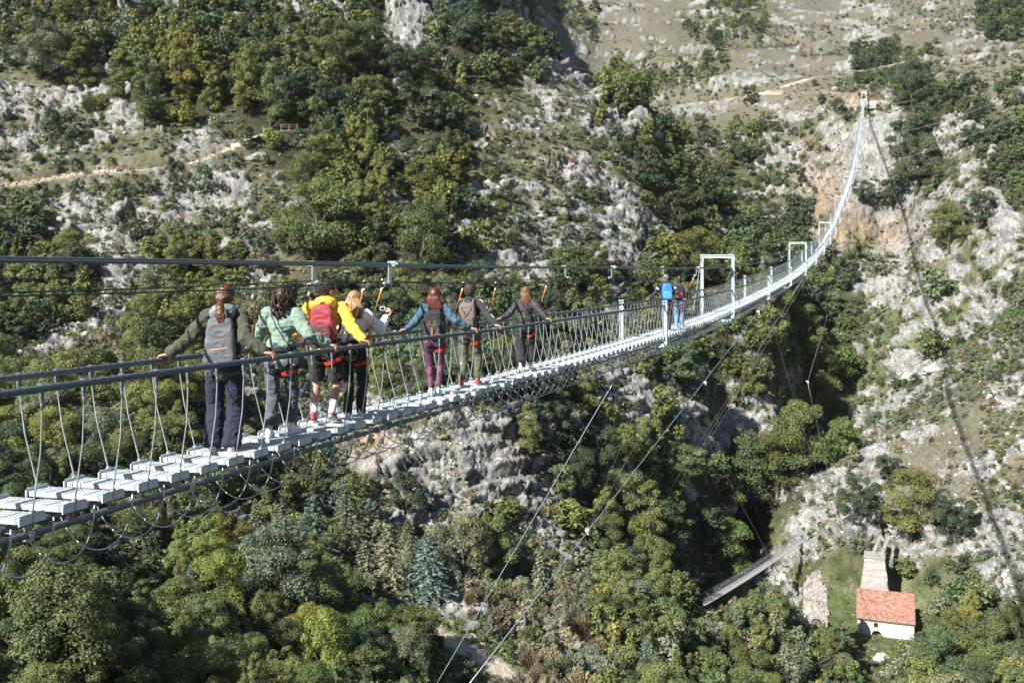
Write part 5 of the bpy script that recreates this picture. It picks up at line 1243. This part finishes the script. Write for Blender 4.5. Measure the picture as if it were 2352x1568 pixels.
# 3 yellow jacket, black shorts, burgundy pack
C_Y=cloth('yellow_jacket',(0.80,0.49,0.045),0.6)
p3=person(12.25,-0.06,1.74,'person in a yellow hooded jacket and black shorts with bare calves, head turned aside',SKIN_T,H3,'short',C_Y,M_BLACK,plain('maroon_shoe',(0.30,0.05,0.06),0.6),[('rail',-.05),('rail',-.04)],feet=((-.15,.02,0),(.12,-.16,.07)),lean=0.07,man=True,yaw=-.85,rot=.3,leg_kind='shorts',bulk=1.1,jkt_len=.485,sleeve=1.2,hood=C_Y,sock=plain('white_sock',(0.72,0.74,0.78),0.9))
g=MB(); 
for s in (-1,1): g.tube([p3.hc+p3.HR@Vector((s*.033+.024*math.cos(a),.098,.012+.02*math.sin(a))) for a in np.linspace(0,6.28,13)],.0022,5)
for s in (-1,1): g.tube([p3.hc+p3.HR@Vector((s*.056,.097,.014)),p3.hc+p3.HR@Vector((s*.078,.01,.012))],.002,5)
g.build('glasses',M_SILVER,p3.root,True)
def e3(root,c,R,w,d,h):
    b=MB(); b.tube([c+R@Vector((w*.54*math.sin(a),-d*.62+abs(math.sin(a))**3*d*.42,-h*.235)) for a in np.linspace(-1.1,1.1,11)],0.004,6); b.build('reflective_piping',plain('pale_piping',(.8,.7,.7),.4),root,True)
backpack(p3,'burgundy backpack with a darker lower pocket worn over the yellow jacket',cloth('burgundy_nylon',(0.30,0.028,0.042),0.6),(.30,.15,.47),.70,cloth('burgundy_strap',(.12,.015,.025)),cloth('dark_burgundy',(0.115,0.016,0.028),.6),None,-.13,.05,e3)
# 4 white track top, black trousers
p4=person(12.8,0.0,1.60,'person with tousled blond hair in a white striped track top, arm outstretched',SKIN,H4,'bob',cloth('white_jersey',(0.80,0.82,0.86),var=.05),M_BLACK,S_WHITE,[('hang',),('free',(.36,.37,1.25))],feet=((-.06,-.04,0),(.08,.08,0)),lean=0.05,jkt_len=.55,sleeve=1.3,bulk=1.08,leg_kind='straight',rot=.3,yaw=-.3)
a,e,w2=p4.arm[1]
for q in range(3):
    b=MB(); o=Vector((0,-.02,.052-.004*q))+Vector((0,0.0,0)); b.tube([e.lerp(w2,t)+Vector((0,-.055+.028*q,.048-.012*abs(q-1)-.012*t)) for t in (.30,.5,.7,.86)],.0055,6); b.build('sleeve_stripe',M_BLACK,p4.root,True)
tied=MB(); tied.ball((0,-.04,.90),(.17,.11,.10),14,9); tied.ball((0,-.09,.80),(.155,.06,.12),14,9); remesh(tied,'tied_jacket',M_BLACK,p4.root,.011,1,.008,.08)
sm=MB(); yl=plain('yellow_print',(.75,.6,.05),.6)
sm.tube([Vector((.085*math.cos(a),-.158+.03*abs(math.cos(a))**2,.815+.085*math.sin(a))) for a in np.linspace(0,6.28,25)],.0045,5); sm.tube([Vector((.05*math.cos(a),-.16,.815+.05*math.sin(a))) for a in np.linspace(3.5,5.9,9)],.004,5)
for s in (-1,1): sm.tube([(s*.028,-.163,.83),(s*.028,-.163,.85)],.005,5)
sm.build('smiley_print',yl,p4.root,True)
t=empty('action_camera',B(12.8,0,0),BRZ+.3,'tiny action camera with a grey rim strapped on the white sleeve wrist','camera'); c=w2+Vector((-.045,-.02,.115))
b=MB(); b.box(c,(.066,.03,.052)); b.build('case',plain('grey_case',(.62,.63,.65),.5),t); b=MB(); b.box(c+Vector((0,-.0165,0)),(.048,.004,.036)); b.build('screen',plain('dark_screen',(.02,.03,.06),.15),t); b=MB(); b.tube([c+Vector((0,0,-.026)),c+Vector((0.01,0,-.075))],.008,8); b.build('mount',M_BLACK,t,True); b=MB(); b.tube([c+Vector((0.012+.034*math.cos(a),.006+.034*math.sin(a),-.08)) for a in np.linspace(0,6.28,13)],.006,6); b.build('wrist_band',M_BLACK,t,True)
# 5 denim jacket, plum leggings
C_DN=plain('denim',(0.052,0.112,0.165),0.85,var=0.35,scale=12,bump=0.35,bscale=140)
p5=person(15.15,-0.02,1.63,'person with dark red hair in a denim jacket and plum leggings',SKIN,H5,'straight',C_DN,cloth('plum_leggings',(0.125,0.03,0.075),0.6),plain('pale_shoe',(0.62,0.70,0.72),0.6),[('rail',.0),('rail',.24)],feet=((-.045,-.06,0),(.05,.06,0)),lean=0.06,bulk=1.04,jkt_len=.52,sleeve=1.05,leg_kind='tight',rot=.3,yaw=-.25)
def e5(root,c,R,w,d,h):
    br=cloth('tan_leather',(.28,.12,.05),.6)
    b=MB(); b.tube([c+R@Vector((w*.36*math.sin(a),-d*.86,-h*.20-.10*math.cos(a))) for a in np.linspace(-1.6,1.6,13)],.006,6); b.build('flap_trim',br,root,True)
    b=MB(); b.box(c+R@Vector((0,-d*.80,-h*.36)),(.03,.012,.16),R); b.build('buckle_strap',br,root); b=MB()
    for s in (-1,1): b.tube([c+R@Vector((s*.03,-d*.5,h*.10)),c+R@Vector((s*.05,-d*.62,h*.02)),c+R@Vector((s*.02,-d*.62,-h*.06))],.007,6)
    b.build('drawstring',br,root,True)
backpack(p5,'small black drawstring backpack with tan leather trim on the denim jacket',cloth('black_canvas',(.02,.02,.024),.8),(.27,.14,.40),.675,M_BLACK,cloth('charcoal_flap',(.035,.033,.035),.75),None,-.05,.05,e5)
# 6 black track jacket, khaki joggers
p6=person(16.5,-0.05,1.68,'person with short brown hair in a black piped track jacket and khaki joggers',SKIN,H6,'short',cloth('black_track_top',(0.026,0.026,0.030)),cloth('khaki_twill',(0.105,0.105,0.070)),plain('red_trainer',(0.50,0.07,0.05),0.6),[('rail',.1),('rail',-.18)],feet=((-.12,-.10,0),(.12,.08,0)),lean=0.04,man=True,bulk=1.03,jkt_len=.52,leg_kind='jogger',rot=.2,yaw=-.2,sock=M_BLACK)
for i,s in enumerate((-1,1)):
    a,e,w2=p6.arm[i]; b=MB(); b.tube([p6.nb+Vector((s*.06,-.03,.02)),a+Vector((s*.01,-.03,.066)),a.lerp(e,.35)+Vector((s*.058,-.03,.02)),a.lerp(e,.8)+Vector((s*.052,-.02,.022)),e.lerp(w2,.5)+Vector((s*.04,-.02,.03))],.0055,6); b.build('white_piping',S_WHITE,p6.root,True)
backpack(p6,'greyish brown backpack with black cords on the black track jacket',cloth('taupe_nylon',(.16,.125,.115),.75),(.29,.16,.46),.69,cloth('taupe_strap',(.15,.13,.12)),cloth('taupe_pocket',(.13,.10,.095),.75),None,-.1,.03,lambda root,c,R,w,d,h:[(lambda b:(b.tube([c+R@Vector((-s*w*.3,-d*.52,h*.3)),c+R@Vector((0,-d*.66,h*.02)),c+R@Vector((s*w*.3,-d*.66,-h*.25))],.005,5),b.build('bungee_cord',M_BLACK,root,True)))(MB()) for s in (-1,1)])
# 7 quilted black jacket, black culottes
p7=person(18.95,0.0,1.60,'person with long windblown ginger hair in a quilted black jacket and black culottes',SKIN,H7,'long',plain('black_quilt',(0.034,0.033,0.036),0.6,var=.3,scale=30,bump=0.6,bscale=26),M_BLACK,S_WHITE,[('rail',.05),('rail',-.2)],feet=((-.08,-.12,0),(.10,.10,0)),lean=0.05,jkt_len=.52,bulk=1.06,sleeve=1.12,leg_kind='crop',rot=.25,yaw=.45)
b=MB(); b.tube([Vector((-.10,-.04,1.34)),Vector((-.03,-.15,1.25)),Vector((.10,-.165,1.08)),Vector((.19,-.06,.95))],.010,6); b.build('bag_strap',M_BELT,p7.root,True)
# 8 navy jacket with white bands, blue pack
C_NJ=cloth('navy_jacket',(0.022,0.028,0.058))
p8=person(31.3,-0.02,1.75,'person with cropped grey hair in navy jacket with white sleeve bands',SKIN,H8,'short',C_NJ,M_BLACK,M_BLACK,[('rail',-.3),('rail',.1)],feet=((-.09,-.05,0),(.09,.05,0)),man=True,bulk=1.08,jkt_len=.49,lean=.03,rot=.35,hood=C_NJ)
for i in (0,1):
    a,e,w2=p8.arm[i]; d=(e-a).normalized(); b=MB(); b.tube([a.lerp(e,.42),a.lerp(e,.62)],.073,14); b.build('sleeve_band',S_WHITE,p8.root,True)
backpack(p8,'bright blue backpack on the navy jacket of the far hiker',cloth('blue_nylon',(.02,.20,.47),.55),(.32,.20,.52),.70,cloth('blue_strap',(.02,.15,.36)),cloth('light_blue_pocket',(.06,.30,.58),.55),S_WHITE,-.1,.04)
# 9 brown-grey jacket, blue jeans
p9=person(32.75,0.10,1.66,'person in a dark brown jacket and light blue jeans, farthest along the bridge',SKIN,H3,'short',cloth('brown_jacket',(0.062,0.052,0.046)),plain('light_denim',(0.14,0.24,0.38),0.85,var=.3,scale=12,bump=.3,bscale=140),S_WHITE,[('rail',.1),('rail',.0)],feet=((-.10,-.08,0),(.08,.08,0)),man=True,bulk=1.04,jkt_len=.50,lean=.05,rot=.2)
backpack(p9,'small black backpack with a red tab on the dark brown jacket',M_BLACK,(.28,.14,.42),.70,M_BLACK,cloth('red_tab',(.3,.02,.02)),None,-.1,.03)
# safety lanyards clipped to the near life line
def lanyard(yl,p,end,label,s=1,mid=(0,0,0)):
    top=B(yl,s*0.52,LZ(yl)); root=empty('safety_lanyard',top,BRZ,label,'lanyard','orange safety lanyards clipped to the life line'); bpy.context.view_layer.update(); Mi=root.matrix_world.inverted()
    e=p.root.matrix_world@Vector(end) if p else Vector(end); e=Mi@e; d=e.normalized()
    # carabiner: pear shaped ring with a gate
    R=Vector((0,0,-1)).rotation_difference((e-Vector((0,0,0))).normalized()).to_matrix()@Matrix.Rotation(0.6,3,'Z')
    b=MB(); pts=[]
    for i in range(21):
        a=2*math.pi*i/20; w=0.036*(1+0.35*math.cos(a)); pts.append(R@Vector((w*math.sin(a),0,0.008-0.062+0.062*math.cos(a))))
    b.tube(pts,.0058,6); b.tube([R@Vector((.034,0,-.03)),R@Vector((.032,0,-.085))],.0085,6); b.build('carabiner',M_SILVER,root,True)
    st=R@Vector((0,0,-.112)); b=MB(); b.tube([st,st.lerp(e,.07)],.0125,8); b.build('stitched_end',M_SOLE,root,True)
    n=14; side=e.cross(Vector((0,1,0))).normalized(); side=Matrix.Rotation(0.5,3,e.normalized())@side
    b=MB(); vs=[];fs=[]; nrm=side.cross(e).normalized()
    for i in range(n+1):
        t=i/n; c=st.lerp(e,t)+Vector(mid)*4*t*(1-t); tw=Matrix.Rotation(t*1.6,3,e.normalized()); sd=tw@side*0.018; nn_=tw@nrm*0.0022
        vs+=[c+sd+nn_,c-sd+nn_,c-sd-nn_,c+sd-nn_]
    for i in range(n):
        for q in range(4): fs.append((i*4+q,i*4+(q+1)%4,(i+1)*4+(q+1)%4,(i+1)*4+q))
    b.add(vs,fs); b.build('webbing_strap',M_ORANGE,root,True)
lanyard(10.08,p1,(.20,.22,.98),'orange safety lanyard beside the right shoulder of the ponytailed hiker',mid=(.05,0,0))
lanyard(11.05,p2,(.20,.22,.98),'orange safety lanyard between the curly haired hiker and the yellow jacket',mid=(.04,0,0))
lanyard(12.22,p3,(.22,.20,.98),'orange safety lanyard crossing in front of the blond hiker',mid=(.02,0,0))
lanyard(12.66,p4,(.20,-.02,.98),'wide orange safety lanyard at the raised arm with the small camera',mid=(.0,-.03,0))
lanyard(15.05,p5,(.22,.20,1.0),'orange safety lanyard in front of the brown backpack',mid=(0,0,0))
lanyard(16.3,p6,(.24,.20,.98),'orange safety lanyard right of the black track jacket',mid=(0,0,0))
lanyard(18.75,p7,(.18,.14,.98),'orange safety lanyard beside the long ginger hair',mid=(0,0,0))
lanyard(30.6,p9,(.0,.2,1.0),'faint orange safety lanyard behind the head of the dark brown jacket hiker',mid=(0,0,0))
lanyard(33.2,p9,(.2,.25,1.0),'faint orange safety lanyard right of the dark brown jacket hiker',mid=(0,0,0))
# ------------------------------------------------------------------ mill house, tower, ruin, small footbridge, fences, wall, hut
m_masonry,nt,b=new_mat('pale_masonry')
tc=nt.nodes.new('ShaderNodeTexCoord'); br=nt.nodes.new('ShaderNodeTexVoronoi'); br.feature='DISTANCE_TO_EDGE'; br.inputs['Scale'].default_value=2.6
nt.links.new(tc.outputs['Object'],br.inputs['Vector'])
e=ramp(nt,[(0.0,(0.25,0.24,0.22)),(0.06,(0.45,0.435,0.40))]); nt.links.new(br.outputs['Distance'],e.inputs[0])
n=noise_n(nt,1.2,5,0.7,tc.outputs['Object']); v=ramp(nt,[(0.3,(0.62,0.6,0.56)),(0.7,(1,1,1))]); nt.links.new(n,v.inputs[0])
nt.links.new(mix(nt,1.0,e.outputs[0],v.outputs[0],'MULTIPLY'),b.inputs['Base Color']); b.inputs['Roughness'].default_value=0.95
bp=nt.nodes.new('ShaderNodeBump'); bp.inputs['Strength'].default_value=0.7; bp.inputs['Distance'].default_value=0.06; nt.links.new(math_n(nt,'ADD',br.outputs['Distance'],n),bp.inputs['Height']); nt.links.new(bp.outputs[0],b.inputs['Normal'])
M_PLASTER=plain('white_plaster',(0.62,0.605,0.565),0.9,var=0.12,scale=1.4,bump=0.4,bscale=8)
M_TILE=plain('clay_tile',(0.37,0.20,0.15),0.85,var=0.42,scale=2.2,bump=0.3,bscale=10)
M_VOID=plain('dark_opening',(0.02,0.018,0.016),0.9); M_WOOD=plain('weathered_wood',(0.20,0.125,0.08),0.9,var=0.3,scale=10,bump=0.3); M_GREY=plain('grey_planking',(0.27,0.26,0.25),0.8,var=0.2,scale=4)
# house: local x along the front, y away from the viewer
hz=ground_z(HC.x,HC.y); FACE=-math.atan2(HC.x,HC.y)
house=empty('mill_house',(HC.x,HC.y,hz-0.1),FACE,'small white stone house with a red tiled roof on the green terrace','house')
W=122/F*HC.y; fh=2.55; D2=4.6; rise=2.75
b=MB(); w2=W/2
# front wall with a window hole and a low arch: built of panels round the openings
wx0,wx1,wz0,wz1=-w2*0.42,-w2*0.25,1.25,1.98
ax0,ax1,az=-w2*0.50,-w2*0.12,0.75
def panel(x0,x1,z0,z1): b.box(((x0+x1)/2,0.25,(z0+z1)/2),(x1-x0,0.5,z1-z0))
panel(-w2,ax0,-0.6,fh); panel(ax1,w2,-0.6,fh); panel(ax0,wx0,az+.25,fh); panel(wx1,ax1,az+.25,fh); panel(wx0,wx1,az+.25,wz0); panel(wx0,wx1,wz1,fh)
pts=[]; cx=(ax0+ax1)/2; rx=(ax1-ax0)/2
for i in range(9):
    a=math.pi*i/8; pts.append((cx-rx*math.cos(a),az*0.25+(az*0.9)*math.sin(a)))
for (x0,z0),(x1,z1) in zip(pts,pts[1:]):
    b.add([(x0,0,z0),(x1,0,z1),(x1,0,az+.25),(x0,0,az+.25),(x0,.5,z0),(x1,.5,z1),(x1,.5,az+.25),(x0,.5,az+.25)],[(0,1,2,3),(7,6,5,4),(0,4,5,1)])
for s in (-1,1):
    x=s*(w2-0.25); vs=[]
    for xx in (x-.25,x+.25): vs+=[(xx,.5,-.6),(xx,2*D2,-.6),(xx,2*D2,fh),(xx,D2,fh+rise-.1),(xx,.5,fh)]
    b.add(vs,[(0,1,2,3,4),(9,8,7,6,5)]+[(i,5+i,5+(i+1)%5,(i+1)%5) for i in range(5)])
b.box((0,2*D2-.25,fh/2-.3),(W-1.02,.5,fh+.6))
b.build('wall',M_PLASTER,house)
# roof: rows of half round tiles in two slopes
for s in (0,1):
    b=MB(); nx=46; ny=15; vs=[];fs=[]
    for j in range(ny*2):
        f=(j//2+(j%2))/ny; drop=(0.05 if j%2==0 else 0.0)
        for i in range(nx*3+1):
            x=-w2-.18+(W+.36)*i/(nx*3); wav=0.075*(1 if i%3==1 else (0.55 if i%3==2 else 0))
            yy=-0.35+(D2+0.35)*f; zz=fh+rise*(yy/D2)+0.06+wav+drop+0.018*math.sin(i*1.7+j*2.3)
            vs.append((x,yy if s==0 else 2*D2-yy,zz))
    n=nx*3+1
    for j in range(ny*2-1):
        for i in range(nx*3): q=(j*n+i,j*n+i+1,(j+1)*n+i+1,(j+1)*n+i); fs.append(q if s==0 else q[::-1])
    b.add(vs,fs)
    # eaves board under the tiles
    b.add([(-w2-.15,(-.3 if s==0 else 2*D2+.3),fh-.24),(w2+.15,(-.3 if s==0 else 2*D2+.3),fh-.24),(w2+.15,D2,fh+rise-.06),(-w2-.15,D2,fh+rise-.06)],[(0,1,2,3)])
    b.build('roof',M_TILE,house)
fr=MB(); 
for x in (wx0+.04,wx1-.04): fr.box((x,.2,(wz0+wz1)/2),(.08,.1,wz1-wz0))
for z in (wz0+.04,wz1-.04): fr.box(((wx0+wx1)/2,.2,z),(wx1-wx0-.16,.1,.08))
wf=fr.build('window',M_WOOD,house); pb=MB(); pb.box(((wx0+wx1)/2,.32,(wz0+wz1)/2),(wx1-wx0,.03,wz1-wz0)); pb.build('pane',M_VOID,wf)
b=MB(); b.box((cx,.75,.3),(rx*2.2,.06,1.8)); b.build('arch_opening',M_VOID,house)
b=MB(); b.tube([(-w2+.45,-.06,fh-.2),(-w2+.45,-.06,-.3)],.05,8); b.tube([(-w2-.1,-.4,fh+.0),(w2+.1,-.4,fh-.02)],.055,8); b.build('gutter_pipe',plain('grey_pipe',(.2,.2,.2),.5),house)
# tower with a water chute behind the house
TY=10.5; R=Matrix.Rotation(FACE,3,'Z')
tp=HC+R@Vector((-1.6,TY,0)); td=tp.y; tz=ground_z(tp.x,tp.y)
tower=empty('stone_tower',(tp.x,tp.y,tz-0.4),FACE,'tapering grey stone tower behind the red tiled house','tower')
ztop=(HV-1277)/F*td-(tz-0.4); wt=42/F*td/2; kz=max(ztop,3.0); wb=wt+ (9.5/F*td)*(kz/((1351-1277)/F*td))
b=MB(); nz=18
def ringq(z,h): 
    f=z/kz; w=wb+(wt-wb)*f; return [(-w,-w*.8,z),(w,-w*.8,z),(w,w*1.3,z),(-w,w*1.3,z)]
vs=[];fs=[]
rt=random.Random(8)
for i in range(nz+1):
    for k,(x,y,z) in enumerate(ringq(kz*i/nz,0)): vs.append((x+rt.uniform(-.09,.09),y+rt.uniform(-.09,.09),z))
for i in range(nz):
    for k in range(4): fs.append((i*4+k,i*4+(k+1)%4,(i+1)*4+(k+1)%4,(i+1)*4+k))
fs.append((nz*4,nz*4+1,nz*4+2,nz*4+3)); b.add(vs,fs); b.build('shaft',m_masonry,tower)
for s in (-1,1):
    b=MB(); 
    for q in range(8):
        yy=0.2+q*.75; zz=kz+.1+q*.24; b.box((s*.62+.25+q*.16,yy,zz-.25),(.36,.74,.8+.1*rt.random()),Matrix.Rotation(.2,3,'Z'))
    b.build('chute_wall',m_masonry,tower)
b=MB(); b.box((0,.3,kz+.12),(wt*2+.3,wt*2.2,.26)); b.build('ledge',m_masonry,tower)
# ruined wall with an arch
h=first_hit(1872,1428); rc=P3(1872,1428,h[0]); rz_=ground_z(rc.x,rc.y); RF=-math.atan2(rc.x,rc.y)
M_RUIN=plain('grey_rubble',(0.36,0.33,0.30),.95,var=.45,scale=1.6,bump=.8,bscale=5)
ruin=empty('ruined_wall',(rc.x,rc.y,rz_-.3),RF,'tall ragged ruined stone wall with a small arch at its foot','ruin')
rw=27/F*rc.y; rhh=(1428-1312)/F*rc.y+.3; b=MB(); nx,nzz=16,26; vs=[];fs=[];idm={}
cxr,crr=.2,.78
def gone(x,z):
    if z<1.1 and (x-cxr)**2+(max(0,z-.25))**2<crr*crr: return True
    top=rhh*(0.90+0.07*math.sin(x*2.1+.8)+(-.16 if x>rw*.6 else 0)+(-.10 if x<-rw*.7 else 0)); return z>top
dx=2*rw/nx; dz=rhh/nzz
for i in range(nx):
    for k in range(nzz):
        x=-rw+(i+.5)*dx; z=(k+.5)*dz
        if gone(x,z): continue
        sh_=1-0.10*z/rhh; lean_=z*.18
        b.box((x*sh_+rt.uniform(-.03,.03),lean_+rt.uniform(-.10,.10),z),(dx*1.04,1.1+rt.uniform(-.12,.12),dz*1.03),Matrix.Rotation(rt.uniform(-.06,.06),3,'Z'))
b.build('masonry',M_RUIN,ruin)
b=MB(); b.box((rw*.75,.7,rhh*.17),(rw*.55,1.3,rhh*.36),None,taper=.75); b.build('buttress',m_masonry,ruin)
b=MB()
for i in range(9):
    a=math.pi*i/8; b.box((cxr-(crr+.14)*math.cos(a),-.62,.25+(crr+.14)*math.sin(a)),(.30,.2,.26),Matrix.Rotation(0,3,'Y'))
b.build('arch_stones',m_masonry,ruin)
# small footbridge over the side gorge
d1=first_hit(1842,1252)[0]; E1=P3(1842,1240,d1); E2=P3(1590,1400,133.0)
sb=empty('small_footbridge',E1,0,'narrow grey plank footbridge on thin ropes beside the ruined wall','footbridge')
ax=(E2-E1); L=ax.length; axn=ax.normalized(); sd=axn.cross(Vector((0,0,1))).normalized()
def SBp(t,r,dz): return E1.lerp(E2,t)+sd*r+Vector((0,0,dz-0.35*4*t*(1-t)))-E1
b=MB(); n=110
for i in range(n):
    t=(i+.5)/n; a=SBp(t-.38/n,0,0); c=SBp(t+.38/n,0,0); b.bar(a,c,1.15,.05)
b.build('deck_boards',M_GREY,sb)
for s in (-1,1):
    for r_,z_,rad,nm in ((.55,1.05,.022,'hand_rope'),(.5,-.06,.035,'deck_rope'),(.55,.55,.012,'middle_rope')):
        b=MB(); b.tube([SBp(i/30,s*r_,z_) for i in range(31)],rad,6); b.build(nm,M_WIRE if z_>0 else M_CABLE,sb)
    b=MB()
    b.tube([SBp(i/120,s*.55,1.05) if i%2 else SBp(i/120,s*.5,-.05) for i in range(121)],.010,4,False)
    b.build('side_netting',M_WIRE,sb)
    b=MB(); p=SBp(0,s*.72,0); b.box(p+Vector((0,0,.35)),(.22,.22,2.1)); b.box(p+Vector((0,0,1.45)),(.34,.34,.1)); b.build('gate_post',plain('blue_grey_post',(.30,.36,.40),.6),sb)
# fences beside the path on the left slope
def fence(poly,name,label,off,space=1.9,hh=1.15):
    pts=[]
    for (x,y,z) in poly: pts.append(Vector((x,y,ground_z(x,y))))
    root=empty(name,pts[0],0,label,'fence','wooden fences along the path'); o=pts[0]; acc=0; posts=[]
    for a,c in zip(pts,pts[1:]):
        d=(c-a); acc+=d.length
        if acc>=space or not posts:
            acc=0; q=a+off; q.z=ground_z(q.x,q.y)+.05; posts.append(q)
    for q in posts:
        b=MB(); b.box(q-o+Vector((0,0,hh/2)),(.17,.17,hh)); b.build('post',M_WOOD,root)
    for z in (.55,1.0):
        b=MB(); b.tube([q-o+Vector((0,0,z)) for q in posts],.055,6); b.build('rail',M_WOOD,root)
LP=LINES['left']; us=np.array([UV(p)[0] for p in LP])
fence(LP[(us>245)&(us<560)],'path_fence','long post and rail wooden fence along the edge of the left hillside path',Vector((0,-1.7,0)))
fence(LP[(us>640)],'path_railing','short dark wooden railing where the hillside path ends',Vector((0,-1.7,0)),1.6)
# dry stone wall on the uphill side of the path
seg=LP[(us<262)]; w0=Vector(seg[0]); wall=MB(); rt=random.Random(4)
M_DRY=plain('buff_wall_stone',(0.46,0.385,0.30),0.95,var=.4,scale=2.0,bump=.6,bscale=6)
for a,c in zip(seg,seg[1:]):
    a=Vector(a); c=Vector(c); d=(c-a); n=max(1,int(d.length/.42))
    for i in range(n):
        for k in range(4):
            q=a.lerp(c,(i+rt.random()*.8)/n)+Vector((0,1.9+.06*k,0)); z=ground_z(a.x,a.y)
            wall.box((q.x-w0.x,q.y-w0.y,z+.05+.33*k-w0.z+rt.uniform(-.04,.04)),(rt.uniform(.3,.6),.45,rt.uniform(.24,.36)),Matrix.Rotation(math.atan2(d.y,d.x)+rt.uniform(-.15,.15),3,'Z'),taper=.85)
o=wall.build('dry_stone_wall',M_DRY); o.location=w0; tag(o,'low buff dry stone wall along the uphill side of the hillside path','wall')
# hut at the far anchorage
hp=B(342,3.6,0); hp.y+=3; hz_=ground_z(hp.x,hp.y); zz=(HV-238)/F*hp.y
hut=empty('ticket_hut',(hp.x,hp.y,zz),-0.3,'tiny hut with a rust red upper half at the far end of the long bridge','hut'); hut.scale=(.7,.7,.7)
b=MB(); b.box((0,0,.15),(3.4,2.4,1.5)); b.build('base_wall',M_PLASTER,hut); b=MB(); b.box((0,0,1.5),(3.2,2.3,1.2)); b.build('upper_wall',plain('rust_red_cladding',(.36,.13,.09),.8),hut); b=MB(); b.box((0,0,2.18),(3.7,2.7,.16)); b.build('roof',plain('brown_sheet',(.22,.13,.10),.8),hut); b=MB(); b.box((0,0,-1.6),(3.8,2.8,2.0)); b.build('plinth',m_masonry,hut)
# boulder carrying a rope anchor below the house
def boulder(u,v,wpx,label,sq=.75):
    h=first_hit(u,v); c=P3(u,v,h[0]); r=wpx/F*c.y/2; bm=bmesh.new(); bmesh.ops.create_icosphere(bm,subdivisions=4,radius=1.0)
    P_=np.array([x.co[:] for x in bm.verts],np.float32); q,cr_=blocks(P_+u,.62,int(u)); n=0.8+.28*q-(1-cr_)*.06+.12*fbm(P_+v,.6,3,3)
    for x,k in zip(bm.verts,n): x.co=Vector((x.co.x*k*r,x.co.y*k*r,x.co.z*k*r*sq))
    me=bpy.data.meshes.new('boulder'); bm.to_mesh(me); bm.free(); me.materials.append(M_ROCK); o=link(bpy.data.objects.new('boulder',me)); o.location=c+Vector((0,0,r*.25)); tag(o,label,'boulder','pale limestone boulders')
boulder(2026,1518,42,'white boulder below the red roofed house where a guy rope ends')
boulder(2088,872,40,'pale boulder in the gully right of the bridge, left one')
boulder(2140,858,52,'long pale boulder in the gully right of the bridge, right one',.5)
boulder(1893,1408,26,'pale boulder at the foot of the ruined wall',.9)
boulder(1798,1330,30,'pale boulder beside the small footbridge',.8)
